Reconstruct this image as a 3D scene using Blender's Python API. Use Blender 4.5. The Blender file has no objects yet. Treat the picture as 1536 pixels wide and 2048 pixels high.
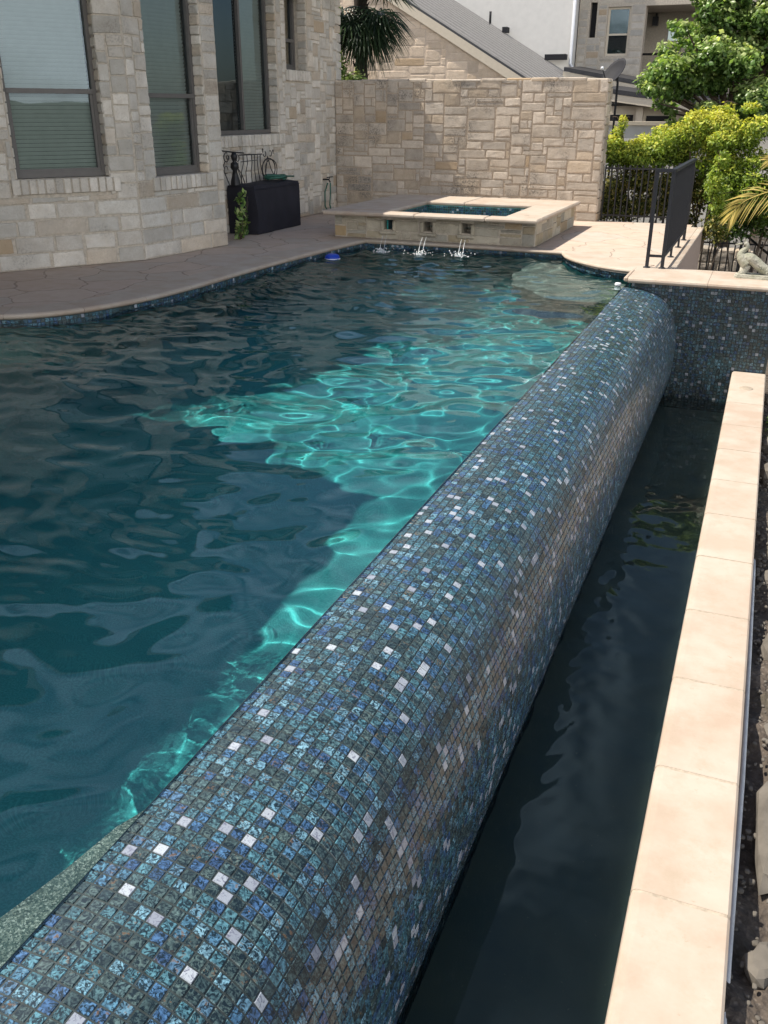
import bpy, math, random
import numpy as np
from mathutils import Vector, Matrix
from mathutils.geometry import tessellate_polygon

sc = bpy.context.scene
R = math.radians
# ------------------------------------------------------------------ camera
F_PX, PITCH, ROLL, YAW = 1800.0, 4.19627243e-01, 3.46848085e-03, -3.83322716e-01
CAMH = 1.5
cy_, sy_ = math.cos(YAW), math.sin(YAW)
fw = Vector((sy_*math.cos(PITCH), cy_*math.cos(PITCH), -math.sin(PITCH)))
r0 = Vector((cy_, -sy_, 0)); u0 = r0.cross(fw)
cr, sr = math.cos(ROLL), math.sin(ROLL)
right = cr*r0 + sr*u0; up = -sr*r0 + cr*u0
cam = bpy.data.cameras.new('camera'); cam_o = bpy.data.objects.new('camera', cam)
sc.collection.objects.link(cam_o); sc.camera = cam_o
cam.sensor_fit = 'VERTICAL'; cam.sensor_height = 24.0; cam.lens = F_PX/2048*24.0
cam.clip_start = 0.05; cam.clip_end = 2000
mw = Matrix((right, up, -fw)).transposed().to_4x4(); mw.translation = (0, 0, CAMH)
cam_o.matrix_world = mw
# ------------------------------------------------------------------ light
SUN = Vector((.58, .13, -1.0)).normalized()          # direction the light travels
world = bpy.data.worlds.new('World'); sc.world = world; world.use_nodes = True
wn = world.node_tree; bg = wn.nodes['Background']
sky = wn.nodes.new('ShaderNodeTexSky'); sky.sky_type = 'NISHITA'; sky.sun_disc = False
sky.sun_elevation = math.asin(-SUN.z); sky.sun_rotation = math.atan2(-SUN.x, -SUN.y)
sky.air_density = 1.0; sky.dust_density = 1.5; sky.ozone_density = 1.0
# cloud noise for the added bank below
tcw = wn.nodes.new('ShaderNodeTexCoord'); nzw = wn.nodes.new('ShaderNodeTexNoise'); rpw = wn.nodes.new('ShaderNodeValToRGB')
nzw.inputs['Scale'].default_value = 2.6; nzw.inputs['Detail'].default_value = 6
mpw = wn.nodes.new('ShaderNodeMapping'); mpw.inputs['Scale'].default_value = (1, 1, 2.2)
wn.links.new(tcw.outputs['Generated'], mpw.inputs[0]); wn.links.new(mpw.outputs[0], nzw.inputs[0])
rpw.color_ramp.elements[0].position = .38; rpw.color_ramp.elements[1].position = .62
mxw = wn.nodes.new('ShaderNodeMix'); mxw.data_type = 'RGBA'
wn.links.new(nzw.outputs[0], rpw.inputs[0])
# unseen bright cloud bank, added low behind the camera to light the house; clear overhead
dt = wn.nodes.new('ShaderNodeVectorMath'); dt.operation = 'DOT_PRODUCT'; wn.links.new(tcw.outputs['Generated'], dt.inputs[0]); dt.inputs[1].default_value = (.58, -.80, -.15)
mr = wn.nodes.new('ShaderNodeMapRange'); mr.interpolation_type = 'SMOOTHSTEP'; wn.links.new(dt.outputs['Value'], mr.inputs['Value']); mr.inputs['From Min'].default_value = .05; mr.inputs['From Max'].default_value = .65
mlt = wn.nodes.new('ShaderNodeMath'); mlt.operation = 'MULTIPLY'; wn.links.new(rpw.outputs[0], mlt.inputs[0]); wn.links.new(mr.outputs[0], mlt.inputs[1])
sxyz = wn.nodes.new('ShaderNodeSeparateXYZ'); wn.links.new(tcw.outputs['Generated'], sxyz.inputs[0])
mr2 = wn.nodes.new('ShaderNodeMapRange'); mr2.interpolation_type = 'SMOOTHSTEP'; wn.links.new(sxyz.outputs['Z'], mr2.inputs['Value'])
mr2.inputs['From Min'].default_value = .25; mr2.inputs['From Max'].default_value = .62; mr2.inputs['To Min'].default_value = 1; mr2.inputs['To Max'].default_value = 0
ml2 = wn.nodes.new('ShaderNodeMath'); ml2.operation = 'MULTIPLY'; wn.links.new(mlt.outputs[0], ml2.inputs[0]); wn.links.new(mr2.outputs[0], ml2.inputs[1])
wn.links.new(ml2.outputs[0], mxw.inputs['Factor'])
# a second, thinner bank of broken cloud beyond the house
nz2 = wn.nodes.new('ShaderNodeTexNoise'); nz2.inputs['Scale'].default_value = 4.5; nz2.inputs['Detail'].default_value = 5; wn.links.new(mpw.outputs[0], nz2.inputs[0])
rp2 = wn.nodes.new('ShaderNodeValToRGB'); rp2.color_ramp.elements[0].position = .42; rp2.color_ramp.elements[1].position = .56; wn.links.new(nz2.outputs[0], rp2.inputs[0])
dt2 = wn.nodes.new('ShaderNodeVectorMath'); dt2.operation = 'DOT_PRODUCT'; wn.links.new(tcw.outputs['Generated'], dt2.inputs[0]); dt2.inputs[1].default_value = (-.50, .58, .64)
mr3 = wn.nodes.new('ShaderNodeMapRange'); mr3.interpolation_type = 'SMOOTHSTEP'; wn.links.new(dt2.outputs['Value'], mr3.inputs['Value']); mr3.inputs['From Min'].default_value = .84; mr3.inputs['From Max'].default_value = .96
ml3 = wn.nodes.new('ShaderNodeMath'); ml3.operation = 'MULTIPLY'; wn.links.new(rp2.outputs[0], ml3.inputs[0]); wn.links.new(mr3.outputs[0], ml3.inputs[1])
mx3 = wn.nodes.new('ShaderNodeMix'); mx3.data_type = 'RGBA'; wn.links.new(ml3.outputs[0], mx3.inputs['Factor']); wn.links.new(mxw.outputs['Result'], mx3.inputs['A']); mx3.inputs['B'].default_value = (7.0, 8.8, 11.5, 1)
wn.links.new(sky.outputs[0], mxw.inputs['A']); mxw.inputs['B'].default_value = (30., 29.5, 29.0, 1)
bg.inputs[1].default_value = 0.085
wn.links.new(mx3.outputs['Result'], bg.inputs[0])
sl = bpy.data.lights.new('sun', 'SUN'); sl.energy = 5.0; sl.angle = R(.5); sl.color = (1, .93, .82)
so = bpy.data.objects.new('sun', sl); sc.collection.objects.link(so)
so.rotation_euler = SUN.to_track_quat('-Z', 'Y').to_euler(); so.location = (-8, 0, 14)
sl.cycles.is_caustics_light = True
sc.view_settings.view_transform = 'Standard'; sc.view_settings.look = 'None'
sc.view_settings.exposure = 0.42; sc.view_settings.gamma = 1
sc.cycles.use_denoising = True
sc.cycles.max_bounces = 2; sc.cycles.transmission_bounces = 4; sc.cycles.transparent_max_bounces = 12
sc.cycles.sample_clamp_indirect = 6

rng = np.random.default_rng(7); random.seed(7)

# ------------------------------------------------------------------ helpers
class MB:
    def __init__(s): s.v = []; s.f = []; s.mi = []; s.c = []; s.sm = []; s.n = 0
    def add(s, V, Fs, mi=0, rnd=None, smooth=False):
        V = np.asarray(V, float).reshape(-1, 3)
        if rnd is None: rnd = (.5, .5, .5)
        c = np.empty((len(V), 4)); c[:, :3] = rnd; c[:, 3] = 1
        s.v.append(V); s.c.append(c)
        for f in Fs: s.f.append(tuple(i+s.n for i in f))
        s.mi += [mi]*len(Fs); s.sm += [smooth]*len(Fs); s.n += len(V); return s
    def box(s, lo, hi, mi=0, rnd=None, rot=0, bev=0):
        lo = np.array(lo, float); hi = np.array(hi, float); c = (lo+hi)/2; h = (hi-lo)/2
        if bev <= 0:
            V = np.array([(x, y, z) for z in (-1, 1) for y in (-1, 1) for x in (-1, 1)], float)*h
            Fs = [(0, 2, 3, 1), (4, 5, 7, 6), (0, 1, 5, 4), (2, 6, 7, 3), (0, 4, 6, 2), (1, 3, 7, 5)]
        else:
            b = min(bev, .49*min(h)*2); V = []; 
            for sx in (-1, 1):
                for sy in (-1, 1):
                    for sz in (-1, 1):
                        V += [(sx*h[0], sy*(h[1]-b), sz*(h[2]-b)), (sx*(h[0]-b), sy*h[1], sz*(h[2]-b)), (sx*(h[0]-b), sy*(h[1]-b), sz*h[2])]
            I = lambda x, y, z, k: ((x > 0)*4+(y > 0)*2+(z > 0))*3+k
            Fs = []
            for q in (-1, 1):
                a = [I(q, -1, -1, 0), I(q, 1, -1, 0), I(q, 1, 1, 0), I(q, -1, 1, 0)]; Fs.append(a if q > 0 else a[::-1])
                a = [I(-1, q, -1, 1), I(1, q, -1, 1), I(1, q, 1, 1), I(-1, q, 1, 1)]; Fs.append(a[::-1] if q > 0 else a)
                a = [I(-1, -1, q, 2), I(1, -1, q, 2), I(1, 1, q, 2), I(-1, 1, q, 2)]; Fs.append(a if q > 0 else a[::-1])
            for p in (-1, 1):
                for q in (-1, 1):
                    a = [I(-1, p, q, 1), I(1, p, q, 1), I(1, p, q, 2), I(-1, p, q, 2)]; Fs.append(a if p*q < 0 else a[::-1])
                    a = [I(p, -1, q, 0), I(p, 1, q, 0), I(p, 1, q, 2), I(p, -1, q, 2)]; Fs.append(a if p*q > 0 else a[::-1])
                    a = [I(p, q, -1, 0), I(p, q, 1, 0), I(p, q, 1, 1), I(p, q, -1, 1)]; Fs.append(a if p*q < 0 else a[::-1])
            for x in (-1, 1):
                for y in (-1, 1):
                    for z in (-1, 1):
                        a = [I(x, y, z, 0), I(x, y, z, 1), I(x, y, z, 2)]; Fs.append(a if x*y*z > 0 else a[::-1])
            V = np.array(V)
        if rot:
            ca, sa = math.cos(rot), math.sin(rot); V = V @ np.array([[ca, sa, 0], [-sa, ca, 0], [0, 0, 1]])
        return s.add(V+c, Fs, mi, rnd)
    def tube(s, pts, rad, seg=8, mi=0, rnd=None, cap=True, sx=None):
        pts = [Vector(p) for p in pts]; n = len(pts)
        rads = [rad]*n if np.isscalar(rad) else list(rad)
        V = []; ref = None
        for i in range(n):
            t = (pts[min(i+1, n-1)]-pts[max(i-1, 0)]).normalized()
            if ref is None: ref = Vector((0, 0, 1)) if abs(t.z) < .9 else Vector((1, 0, 0))
            a = (ref-t*ref.dot(t)).normalized(); b = t.cross(a); ref = a
            k = 1 if sx is None else sx[i]
            for j in range(seg):
                th = 2*math.pi*j/seg
                V.append(pts[i]+a*(rads[i]*math.cos(th))+b*(rads[i]*k*math.sin(th)))
        Fs = [(i*seg+j, i*seg+(j+1) % seg, (i+1)*seg+(j+1) % seg, (i+1)*seg+j) for i in range(n-1) for j in range(seg)]
        if cap: Fs += [tuple(range(seg))[::-1], tuple((n-1)*seg+j for j in range(seg))]
        return s.add([tuple(v) for v in V], Fs, mi, rnd, True)
    def lathe(s, prof, c=(0, 0, 0), seg=20, mi=0, rnd=None):
        V = [(c[0]+r*math.cos(2*math.pi*j/seg), c[1]+r*math.sin(2*math.pi*j/seg), c[2]+z) for r, z in prof for j in range(seg)]
        Fs = [(i*seg+j, i*seg+(j+1) % seg, (i+1)*seg+(j+1) % seg, (i+1)*seg+j) for i in range(len(prof)-1) for j in range(seg)]
        return s.add(V, Fs, mi, rnd, True)
    def poly(s, pts2, z, mi=0, rnd=None):
        tr = tessellate_polygon([[Vector((p[0], p[1], 0)) for p in pts2]])
        out = []
        for t in tr:
            a, b, c = (pts2[i] for i in t)
            if (b[0]-a[0])*(c[1]-a[1])-(b[1]-a[1])*(c[0]-a[0]) < 0: t = t[::-1]
            out.append(tuple(t))
        return s.add([(p[0], p[1], z) for p in pts2], out, mi, rnd)
    def prism(s, pts2, z0, z1, mi=0, rnd=None):
        n = len(pts2); ar = sum(pts2[i][0]*pts2[(i+1) % n][1]-pts2[(i+1) % n][0]*pts2[i][1] for i in range(n))
        if ar < 0: pts2 = pts2[::-1]
        s.poly(pts2, z1, mi, rnd)
        V = [(p[0], p[1], z0) for p in pts2]+[(p[0], p[1], z1) for p in pts2]
        return s.add(V, [(i, (i+1) % n, n+(i+1) % n, n+i) for i in range(n)], mi, rnd)
    def build(s, name, mats, parent=None):
        me = bpy.data.meshes.new(name)
        V = np.concatenate(s.v) if s.v else np.zeros((0, 3))
        me.from_pydata(V.tolist(), [], s.f)
        if not isinstance(mats, (list, tuple)): mats = [mats]
        for m in mats: me.materials.append(m)
        me.polygons.foreach_set('material_index', s.mi); me.polygons.foreach_set('use_smooth', s.sm)
        at = me.color_attributes.new('rnd', 'FLOAT_COLOR', 'POINT')
        at.data.foreach_set('color', np.concatenate(s.c).astype(np.float32).ravel())
        me.update()
        o = bpy.data.objects.new(name, me); sc.collection.objects.link(o)
        if parent is not None: o.parent = parent; o.matrix_parent_inverse = parent.matrix_world.inverted()
        return o

def empty(name, loc, label, cat, group=None):
    o = bpy.data.objects.new(name, None); sc.collection.objects.link(o); o.location = loc; o.empty_display_size = .1
    o.matrix_world = Matrix.Translation(loc)
    return tag(o, label, cat, group)
def tag(o, label=None, cat=None, group=None, kind=None):
    if label: o['label'] = label
    if cat: o['category'] = cat
    if group: o['group'] = group
    if kind: o['kind'] = kind
    return o

# ---- material helpers
class NT:
    def __init__(s, name):
        s.m = bpy.data.materials.new(name); s.m.use_nodes = True; s.t = s.m.node_tree; s.b = s.t.nodes['Principled BSDF']
        s.out = s.t.nodes['Material Output']
        s.co = s.t.nodes.new('ShaderNodeTexCoord').outputs['Object']
    def n(s, typ, **kw):
        x = s.t.nodes.new(typ)
        for k, v in kw.items():
            if hasattr(x, k): setattr(x, k, v)
        return x
    def l(s, a, b): s.t.links.new(a, b)
    def noise(s, scale, detail=4, rough=.55, vec=None, dist=0):
        x = s.n('ShaderNodeTexNoise'); x.inputs['Scale'].default_value = scale; x.inputs['Detail'].default_value = detail
        x.inputs['Roughness'].default_value = rough; x.inputs['Distortion'].default_value = dist
        s.l(vec or s.co, x.inputs['Vector']); return x
    def map(s, scale=(1, 1, 1), loc=(0, 0, 0), vec=None, rot=(0, 0, 0)):
        x = s.n('ShaderNodeMapping'); x.inputs['Scale'].default_value = scale; x.inputs['Location'].default_value = loc; x.inputs['Rotation'].default_value = rot
        s.l(vec or s.co, x.inputs[0]); return x.outputs[0]
    def ramp(s, fac, stops, interp='LINEAR'):
        x = s.n('ShaderNodeValToRGB'); cr = x.color_ramp; cr.interpolation = interp
        while len(cr.elements) < len(stops): cr.elements.new(.5)
        for e, (p, c) in zip(cr.elements, stops):
            e.position = p; e.color = (c, c, c, 1) if np.isscalar(c) else (*c, 1)
        s.l(fac, x.inputs[0]); return x.outputs[0]
    def mix(s, fac, a, b, mode='MIX'):
        x = s.n('ShaderNodeMix'); x.data_type = 'RGBA'; x.blend_type = mode
        for nm, v in (('Factor', fac), ('A', a), ('B', b)):
            if isinstance(v, (int, float)): x.inputs[nm].default_value = v if nm == 'Factor' else (v, v, v, 1)
            elif isinstance(v, tuple): x.inputs[nm].default_value = (*v, 1)
            else: s.l(v, x.inputs[nm])
        return x.outputs['Result']
    def math(s, op, a, b=0.0):
        x = s.n('ShaderNodeMath'); x.operation = op
        for i, v in enumerate((a, b)):
            if isinstance(v, (int, float)): x.inputs[i].default_value = v
            else: s.l(v, x.inputs[i])
        return x.outputs[0]
    def attr(s, name='rnd'):
        a = s.n('ShaderNodeAttribute'); a.attribute_name = name
        sp = s.n('ShaderNodeSeparateColor'); s.l(a.outputs['Color'], sp.inputs[0]); return sp.outputs
    def bump(s, h, strength=.3, dist=.01, nrm=None):
        b = s.n('ShaderNodeBump'); b.inputs['Strength'].default_value = strength; b.inputs['Distance'].default_value = dist
        s.l(h, b.inputs['Height'])
        if nrm: s.l(nrm, b.inputs['Normal'])
        s.l(b.outputs[0], s.b.inputs['Normal']); return b.outputs[0]
    def set(s, col=None, rough=.8, metal=0, spec=.5, coat=0, coatr=.03):
        if col is not None:
            if isinstance(col, tuple): s.b.inputs['Base Color'].default_value = (*col, 1)
            else: s.l(col, s.b.inputs['Base Color'])
        if isinstance(rough, (int, float)): s.b.inputs['Roughness'].default_value = rough
        else: s.l(rough, s.b.inputs['Roughness'])
        s.b.inputs['Metallic'].default_value = metal; s.b.inputs['Specular IOR Level'].default_value = spec
        s.b.inputs['Coat Weight'].default_value = coat; s.b.inputs['Coat Roughness'].default_value = coatr
        return s

def plain(name, col, rough=.6, metal=0, var=.15, scale=12, bump=.15, spec=.4):
    k = NT(name); nz = k.noise(scale, 5)
    c = k.mix(k.ramp(nz.outputs[0], [(.3, 0.), (.7, 1.)]), tuple(x*(1-var) for x in col), tuple(min(1, x*(1+var)) for x in col))
    k.set(c, rough, metal, spec); k.bump(nz.outputs[0], bump, .003); return k.m

def limestone(name, light, tan, grey, dark=.5, warm=1.0):
    k = NT(name); a = k.attr()
    c = k.ramp(a[0], [(0, grey), (.22, grey), (.34, light), (.78, light), (.9, tan), (1, tan)])
    br = k.ramp(a[1], [(0, .78), (1, 1.12)]); c = k.mix(1, c, br, 'MULTIPLY')
    n1 = k.noise(9, 6, .65); n2 = k.noise(55, 5, .6); n3 = k.noise(2.2, 4, .6)
    c = k.mix(k.ramp(n1.outputs[0], [(.35, 0.), (.75, .55)]), c, k.mix(1, c, (.72, .66, .58), 'MULTIPLY'))
    blot = k.math('MULTIPLY', k.ramp(n3.outputs[0], [(.46, 0.), (.64, 1.)]), k.ramp(n2.outputs[0], [(.4, .1), (.62, 1.)]))
    c = k.mix(k.math('MULTIPLY', blot, dark), c, (.16, .145, .125))
    c = k.mix(k.ramp(n2.outputs[0], [(.3, .28), (.55, 0.)]), c, (.3, .26, .21))
    # rare rusty stones
    c = k.mix(k.ramp(a[2], [(.975, 0.), (.98, .5)]), c, (.40, .26, .12))
    k.set(c, .9, 0, .2); hb = k.math('ADD', k.math('MULTIPLY', n1.outputs[0], 1.5), k.math('MULTIPLY', n2.outputs[0], .7))
    k.bump(hb, .55, .012); return k.m

M = {}
M['stone_house'] = limestone('limestone_house', (.74, .69, .61), (.66, .57, .46), (.62, .59, .53), .5)
M['stone_wall'] = limestone('limestone_garden', (.62, .54, .45), (.57, .47, .36), (.54, .48, .41), 1.0)
M['stone_spa'] = limestone('limestone_spa', (.55, .50, .40), (.46, .39, .27), (.42, .40, .34), .6)
M['stone_far'] = limestone('limestone_far', (.78, .64, .50), (.75, .60, .45), (.73, .60, .47), .1)
M['mortar'] = plain('mortar', (.50, .44, .36), .95, var=.2, scale=30, bump=.4)
M['mortar_light'] = plain('mortar_light', (.62, .50, .39), .95, var=.12, scale=30, bump=.3)

def coping_mat():
    k = NT('cream_coping'); n1 = k.noise(3.2, 5, .6); n2 = k.noise(26, 5, .65); n3 = k.noise(7, 6, .7); a = k.attr()
    c = k.mix(k.ramp(n1.outputs[0], [(.38, 0.), (.62, 1.)]), (.50, .43, .355), (.44, .34, .262))
    c = k.mix(k.ramp(a[0], [(0, 0.), (1, .35)]), c, (.52, .47, .39))
    c = k.mix(k.ramp(n3.outputs[0], [(.50, 0.), (.72, .6)]), c, (.40, .32, .235))
    c = k.mix(k.ramp(n2.outputs[0], [(.64, 0.), (.72, .55)]), c, (.36, .29, .21))
    k.set(c, .72, 0, .3); k.bump(k.math('ADD', n2.outputs[0], n3.outputs[0]), .22, .004); return k.m
M['coping'] = coping_mat()
M['joint'] = plain('coping_joint', (.43, .365, .285), .95, var=.2, scale=50)

def flagstone():
    k = NT('flagstone'); wob = k.noise(2.0, 3)
    v = k.n('ShaderNodeVectorMath'); v.operation = 'MULTIPLY_ADD'; k.l(wob.outputs['Color'], v.inputs[0]); v.inputs[1].default_value = (.35, .35, 0); k.l(k.map((1, 1, 0)), v.inputs[2])
    vo = k.n('ShaderNodeTexVoronoi'); vo.voronoi_dimensions = '2D'; vo.feature = 'DISTANCE_TO_EDGE'; vo.inputs['Scale'].default_value = 1.75; vo.inputs['Randomness'].default_value = .9; k.l(v.outputs[0], vo.inputs['Vector'])
    vc = k.n('ShaderNodeTexVoronoi'); vc.voronoi_dimensions = '2D'; vc.inputs['Scale'].default_value = 1.75; vc.inputs['Randomness'].default_value = .9; k.l(v.outputs[0], vc.inputs['Vector'])
    sp = k.n('ShaderNodeSeparateColor'); k.l(vc.outputs['Color'], sp.inputs[0])
    n1 = k.noise(5, 6, .65); n2 = k.noise(35, 5)
    c = k.ramp(sp.outputs[0], [(0, (.50, .425, .35)), (.35, (.57, .46, .375)), (.6, (.54, .425, .345)), (1, (.50, .45, .39))])
    c = k.mix(k.ramp(n1.outputs[0], [(.4, 0.), (.7, .6)]), c, (.45, .33, .24))
    c = k.mix(k.ramp(n2.outputs[0], [(.6, 0.), (.8, .4)]), c, (.34, .27, .2))
    e = k.math('ADD', vo.outputs['Distance'], k.math('MULTIPLY', n2.outputs[0], .006))
    ln = k.ramp(e, [(.009, 1.), (.022, 0.)])
    c = k.mix(k.math('MULTIPLY', ln, .75), c, (.27, .21, .165)); k.set(c, .85, 0, .25)
    h = k.math('ADD', k.math('MULTIPLY', n1.outputs[0], .4), k.math('MULTIPLY', ln, -.8)); k.bump(h, .5, .01); return k.m
M['flag'] = flagstone()

def tile_mat(name, wetrough, bright=1.0):
    k = NT(name); a = k.attr()
    n1 = k.noise(66, 5, .65, dist=2.0); n2 = k.noise(170, 4, .7, dist=1.0); n3 = k.noise(100, 3, .5, vec=k.map(loc=(3.1, 7.7, 1.3)))
    # pale veined, blue, teal, slate tiles
    c1 = k.ramp(a[0], [(0, (.025, .042, .044)), (.25, (.055, .082, .078)), (.42, (.045, .105, .125)), (.60, (.055, .135, .165)), (.74, (.045, .105, .19)), (.86, (.03, .062, .135)), (.94, (.10, .20, .25)), (1, (.12, .22, .27))])
    c1 = k.mix(k.ramp(n3.outputs[0], [(.4, 0.), (.62, 1.)]), c1, k.mix(1, c1, (2.3, 2.3, 2.2), 'MULTIPLY'))
    c1 = k.mix(k.ramp(n1.outputs[0], [(.47, 0.), (.54, .95)]), c1, (.008, .018, .024))
    rust = k.math('MULTIPLY', k.ramp(n3.outputs[0], [(.56, 0.), (.64, .7)]), k.ramp(a[1], [(.80, 0.), (.86, 1.)]))
    c1 = k.mix(rust, c1, (.17, .095, .045))
    pale = k.mix(k.ramp(a[1], [(0, 0.), (1, 1.)]), (.45, .50, .55), (.24, .27, .33))
    pale = k.mix(k.ramp(n1.outputs[0], [(.52, 0.), (.62, .8)]), pale, (.10, .10, .16))
    c = k.mix(k.ramp(a[2], [(.945, 0.), (.947, 1.)], 'CONSTANT'), k.mix(1, c1, (.86, .90, .96), 'MULTIPLY'), pale)
    lt = k.ramp(n2.outputs[0], [(.60, 0.), (.70, .3)]); c = k.mix(lt, c, (.16, .27, .30))
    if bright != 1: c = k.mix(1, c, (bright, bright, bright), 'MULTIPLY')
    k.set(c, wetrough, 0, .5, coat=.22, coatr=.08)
    wv = k.noise(22, 3, .5); k.bump(k.math('ADD', k.math('MULTIPLY', n2.outputs[0], .25), wv.outputs[0]), .25, .002); return k.m
M['tile'] = tile_mat('glass_mosaic', .3)
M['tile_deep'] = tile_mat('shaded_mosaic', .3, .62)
M['grout'] = plain('grout', (.04, .052, .052), .35, var=.25, scale=80, bump=.3)

def plaster():
    k = NT('pool_plaster'); n1 = k.noise(120, 4, .7); n2 = k.noise(2.0, 4)
    c = k.mix(k.ramp(n1.outputs[0], [(.42, 0.), (.6, 1.)]), (.055, .335, .31), (.10, .47, .42))
    c = k.mix(k.ramp(n2.outputs[0], [(.3, 0.), (.7, .4)]), c, (.036, .27, .30)); k.set(c, .66, 1.0, .5); k.bump(n1.outputs[0], .1, .003); return k.m
M['plaster'] = plaster()
def pebble():
    k = NT('pebble_bench'); vo = k.n('ShaderNodeTexVoronoi'); vo.inputs['Scale'].default_value = 240; k.l(k.co, vo.inputs['Vector'])
    n1 = k.noise(12, 5, .6)
    sp = k.n('ShaderNodeSeparateColor'); k.l(vo.outputs['Color'], sp.inputs[0])
    c = k.ramp(sp.outputs[0], [(0, (.05, .07, .055)), (.5, (.16, .19, .15)), (.8, (.32, .33, .26)), (1, (.6, .6, .5))])
    c = k.mix(k.ramp(n1.outputs[0], [(.35, .0), (.7, .5)]), c, (.07, .12, .10)); k.set(c, .7, 0, .3); k.bump(vo.outputs['Distance'], .6, .006); return k.m
M['pebble'] = pebble()
def basin_dark():
    k = NT('trough_plaster'); n1 = k.noise(3, 5); n2 = k.noise(60, 4)
    c = k.mix(k.ramp(n1.outputs[0], [(.35, 0.), (.7, 1.)]), (.10, .14, .14), (.15, .175, .15))
    c = k.mix(k.ramp(n2.outputs[0], [(.68, 0.), (.76, .6)]), c, (.4, .4, .3)); k.set(c, .8); return k.m
M['trough'] = basin_dark()
def water_mat(name, col, turb=.012):
    k = NT(name); t = k.t; g = k.n('ShaderNodeBsdfGlass'); g.inputs['IOR'].default_value = 1.33; g.inputs['Roughness'].default_value = 0
    g.inputs['Color'].default_value = (*col, 1); t.nodes.remove(k.b)
    df = k.n('ShaderNodeBsdfDiffuse'); df.inputs[0].default_value = (.03, .20, .24, 1); mx = k.n('ShaderNodeMixShader'); mx.inputs[0].default_value = turb
    k.l(g.outputs[0], mx.inputs[1]); k.l(df.outputs[0], mx.inputs[2]); k.l(mx.outputs[0], k.out.inputs[0]); return k.m
M['water'] = water_mat('pool_water', (.82, .95, 1.0))
M['water_t'] = water_mat('trough_water', (.85, .95, .9), 0.0)
M['jet'] = plain('falling_water', (.75, .8, .82), .1, var=.03, spec=.8)
M['foam'] = plain('foam', (.8, .85, .86), .3, var=.05)
M['iron'] = plain('black_iron', (.018, .018, .02), .42, .3, var=.2, spec=.5)
M['iron_blue'] = plain('dark_rail_paint', (.012, .014, .020), .55, .1, var=.15, spec=.5)
M['frame'] = plain('window_frame', (.15, .14, .13), .5, .2, var=.08, bump=.05)
M['blind'] = plain('blind_slat', (.62, .64, .58), .55, var=.05, bump=.02)
M['inside'] = plain('dark_room', (.02, .02, .022), .9)
M['roof_dark'] = plain('dark_roof', (.05, .05, .055), .5, .3)
M['soffit'] = plain('soffit_paint', (.6, .55, .5), .8)
M['stucco_white'] = plain('white_stucco', (.76, .74, .70), .9, var=.04, scale=5, bump=.3)
M['stucco_tan'] = plain('tan_stucco', (.50, .385, .31), .9, var=.07, scale=25, bump=.5)
M['trim_cream'] = plain('cream_trim', (.66, .58, .46), .6, var=.04)
M['cloth'] = plain('black_cover', (.016, .016, .024), .75, var=.25, scale=6, bump=.5)
M['hose'] = plain('green_hose', (.03, .12, .085), .45, var=.2)
M['blue'] = plain('blue_plastic', (.01, .05, .42), .35, var=.1)
M['white'] = plain('white_plastic', (.75, .77, .8), .4, var=.05)
M['dish'] = plain('grey_dish', (.028, .028, .032), .7, 0, spec=.2)
M['pvc'] = plain('grey_pipe', (.7, .7, .68), .8, spec=.1)
M['lid'] = plain('lid_tan', (.42, .35, .27), .6)
def statue():
    k = NT('weathered_concrete'); n1 = k.noise(30, 6, .7); n2 = k.noise(9, 4)
    c = k.mix(k.ramp(n2.outputs[0], [(.4, 0.), (.62, 1.)]), (.52, .50, .42), (.36, .36, .27)); c = k.mix(k.ramp(n1.outputs[0], [(.5, 0.), (.7, .7)]), c, (.2, .2, .14))
    k.set(c, .95); k.bump(n1.outputs[0], 1.0, .02); return k.m
M['statue'] = statue()
def glass():
    k = NT('window_glass'); t = k.t; g = k.n('ShaderNodeBsdfGlossy'); g.inputs['Roughness'].default_value = .01; g.inputs['Color'].default_value = (.68, .84, .95, 1)
    tr = k.n('ShaderNodeBsdfTransparent'); tr.inputs[0].default_value = (.78, .84, .84, 1); f = k.n('ShaderNodeFresnel'); f.inputs[0].default_value = 1.75
    mx = k.n('ShaderNodeMixShader'); nz = k.noise(1.3, 2); b = k.n('ShaderNodeBump'); b.inputs['Strength'].default_value = .04; b.inputs['Distance'].default_value = .05
    k.l(nz.outputs[0], b.inputs['Height']); k.l(b.outputs[0], g.inputs['Normal'])
    k.l(f.outputs[0], mx.inputs[0]); k.l(tr.outputs[0], mx.inputs[1]); k.l(g.outputs[0], mx.inputs[2]); t.nodes.remove(k.b); k.l(mx.outputs[0], k.out.inputs[0]); return k.m
M['glass'] = glass()
def leafmat(name, stops, rough=.45, trans=.35):
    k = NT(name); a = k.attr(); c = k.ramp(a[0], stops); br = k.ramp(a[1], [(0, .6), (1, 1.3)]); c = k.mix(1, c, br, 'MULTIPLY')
    k.set(c, rough, 0, .4); t = k.n('ShaderNodeBsdfTranslucent'); k.l(k.mix(1, c, (1.3, 1.4, .6), 'MULTIPLY'), t.inputs[0]); mx = k.n('ShaderNodeMixShader'); mx.inputs[0].default_value = trans
    k.l(k.b.outputs[0], mx.inputs[1]); k.l(t.outputs[0], mx.inputs[2]); k.l(mx.outputs[0], k.out.inputs[0]); return k.m
M['leaf_green'] = leafmat('leaf_green', [(0, (.05, .10, .03)), (.4, (.15, .26, .07)), (.75, (.32, .43, .14)), (1, (.55, .60, .28))], .34, .42)
M['leaf_gold'] = leafmat('leaf_gold', [(0, (.07, .12, .015)), (.35, (.16, .25, .03)), (.62, (.32, .42, .06)), (1, (.68, .64, .10))])
M['leaf_dry'] = leafmat('leaf_dry', [(0, (.04, .06, .012)), (.45, (.10, .12, .03)), (.8, (.28, .26, .06)), (1, (.45, .36, .12))])
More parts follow.
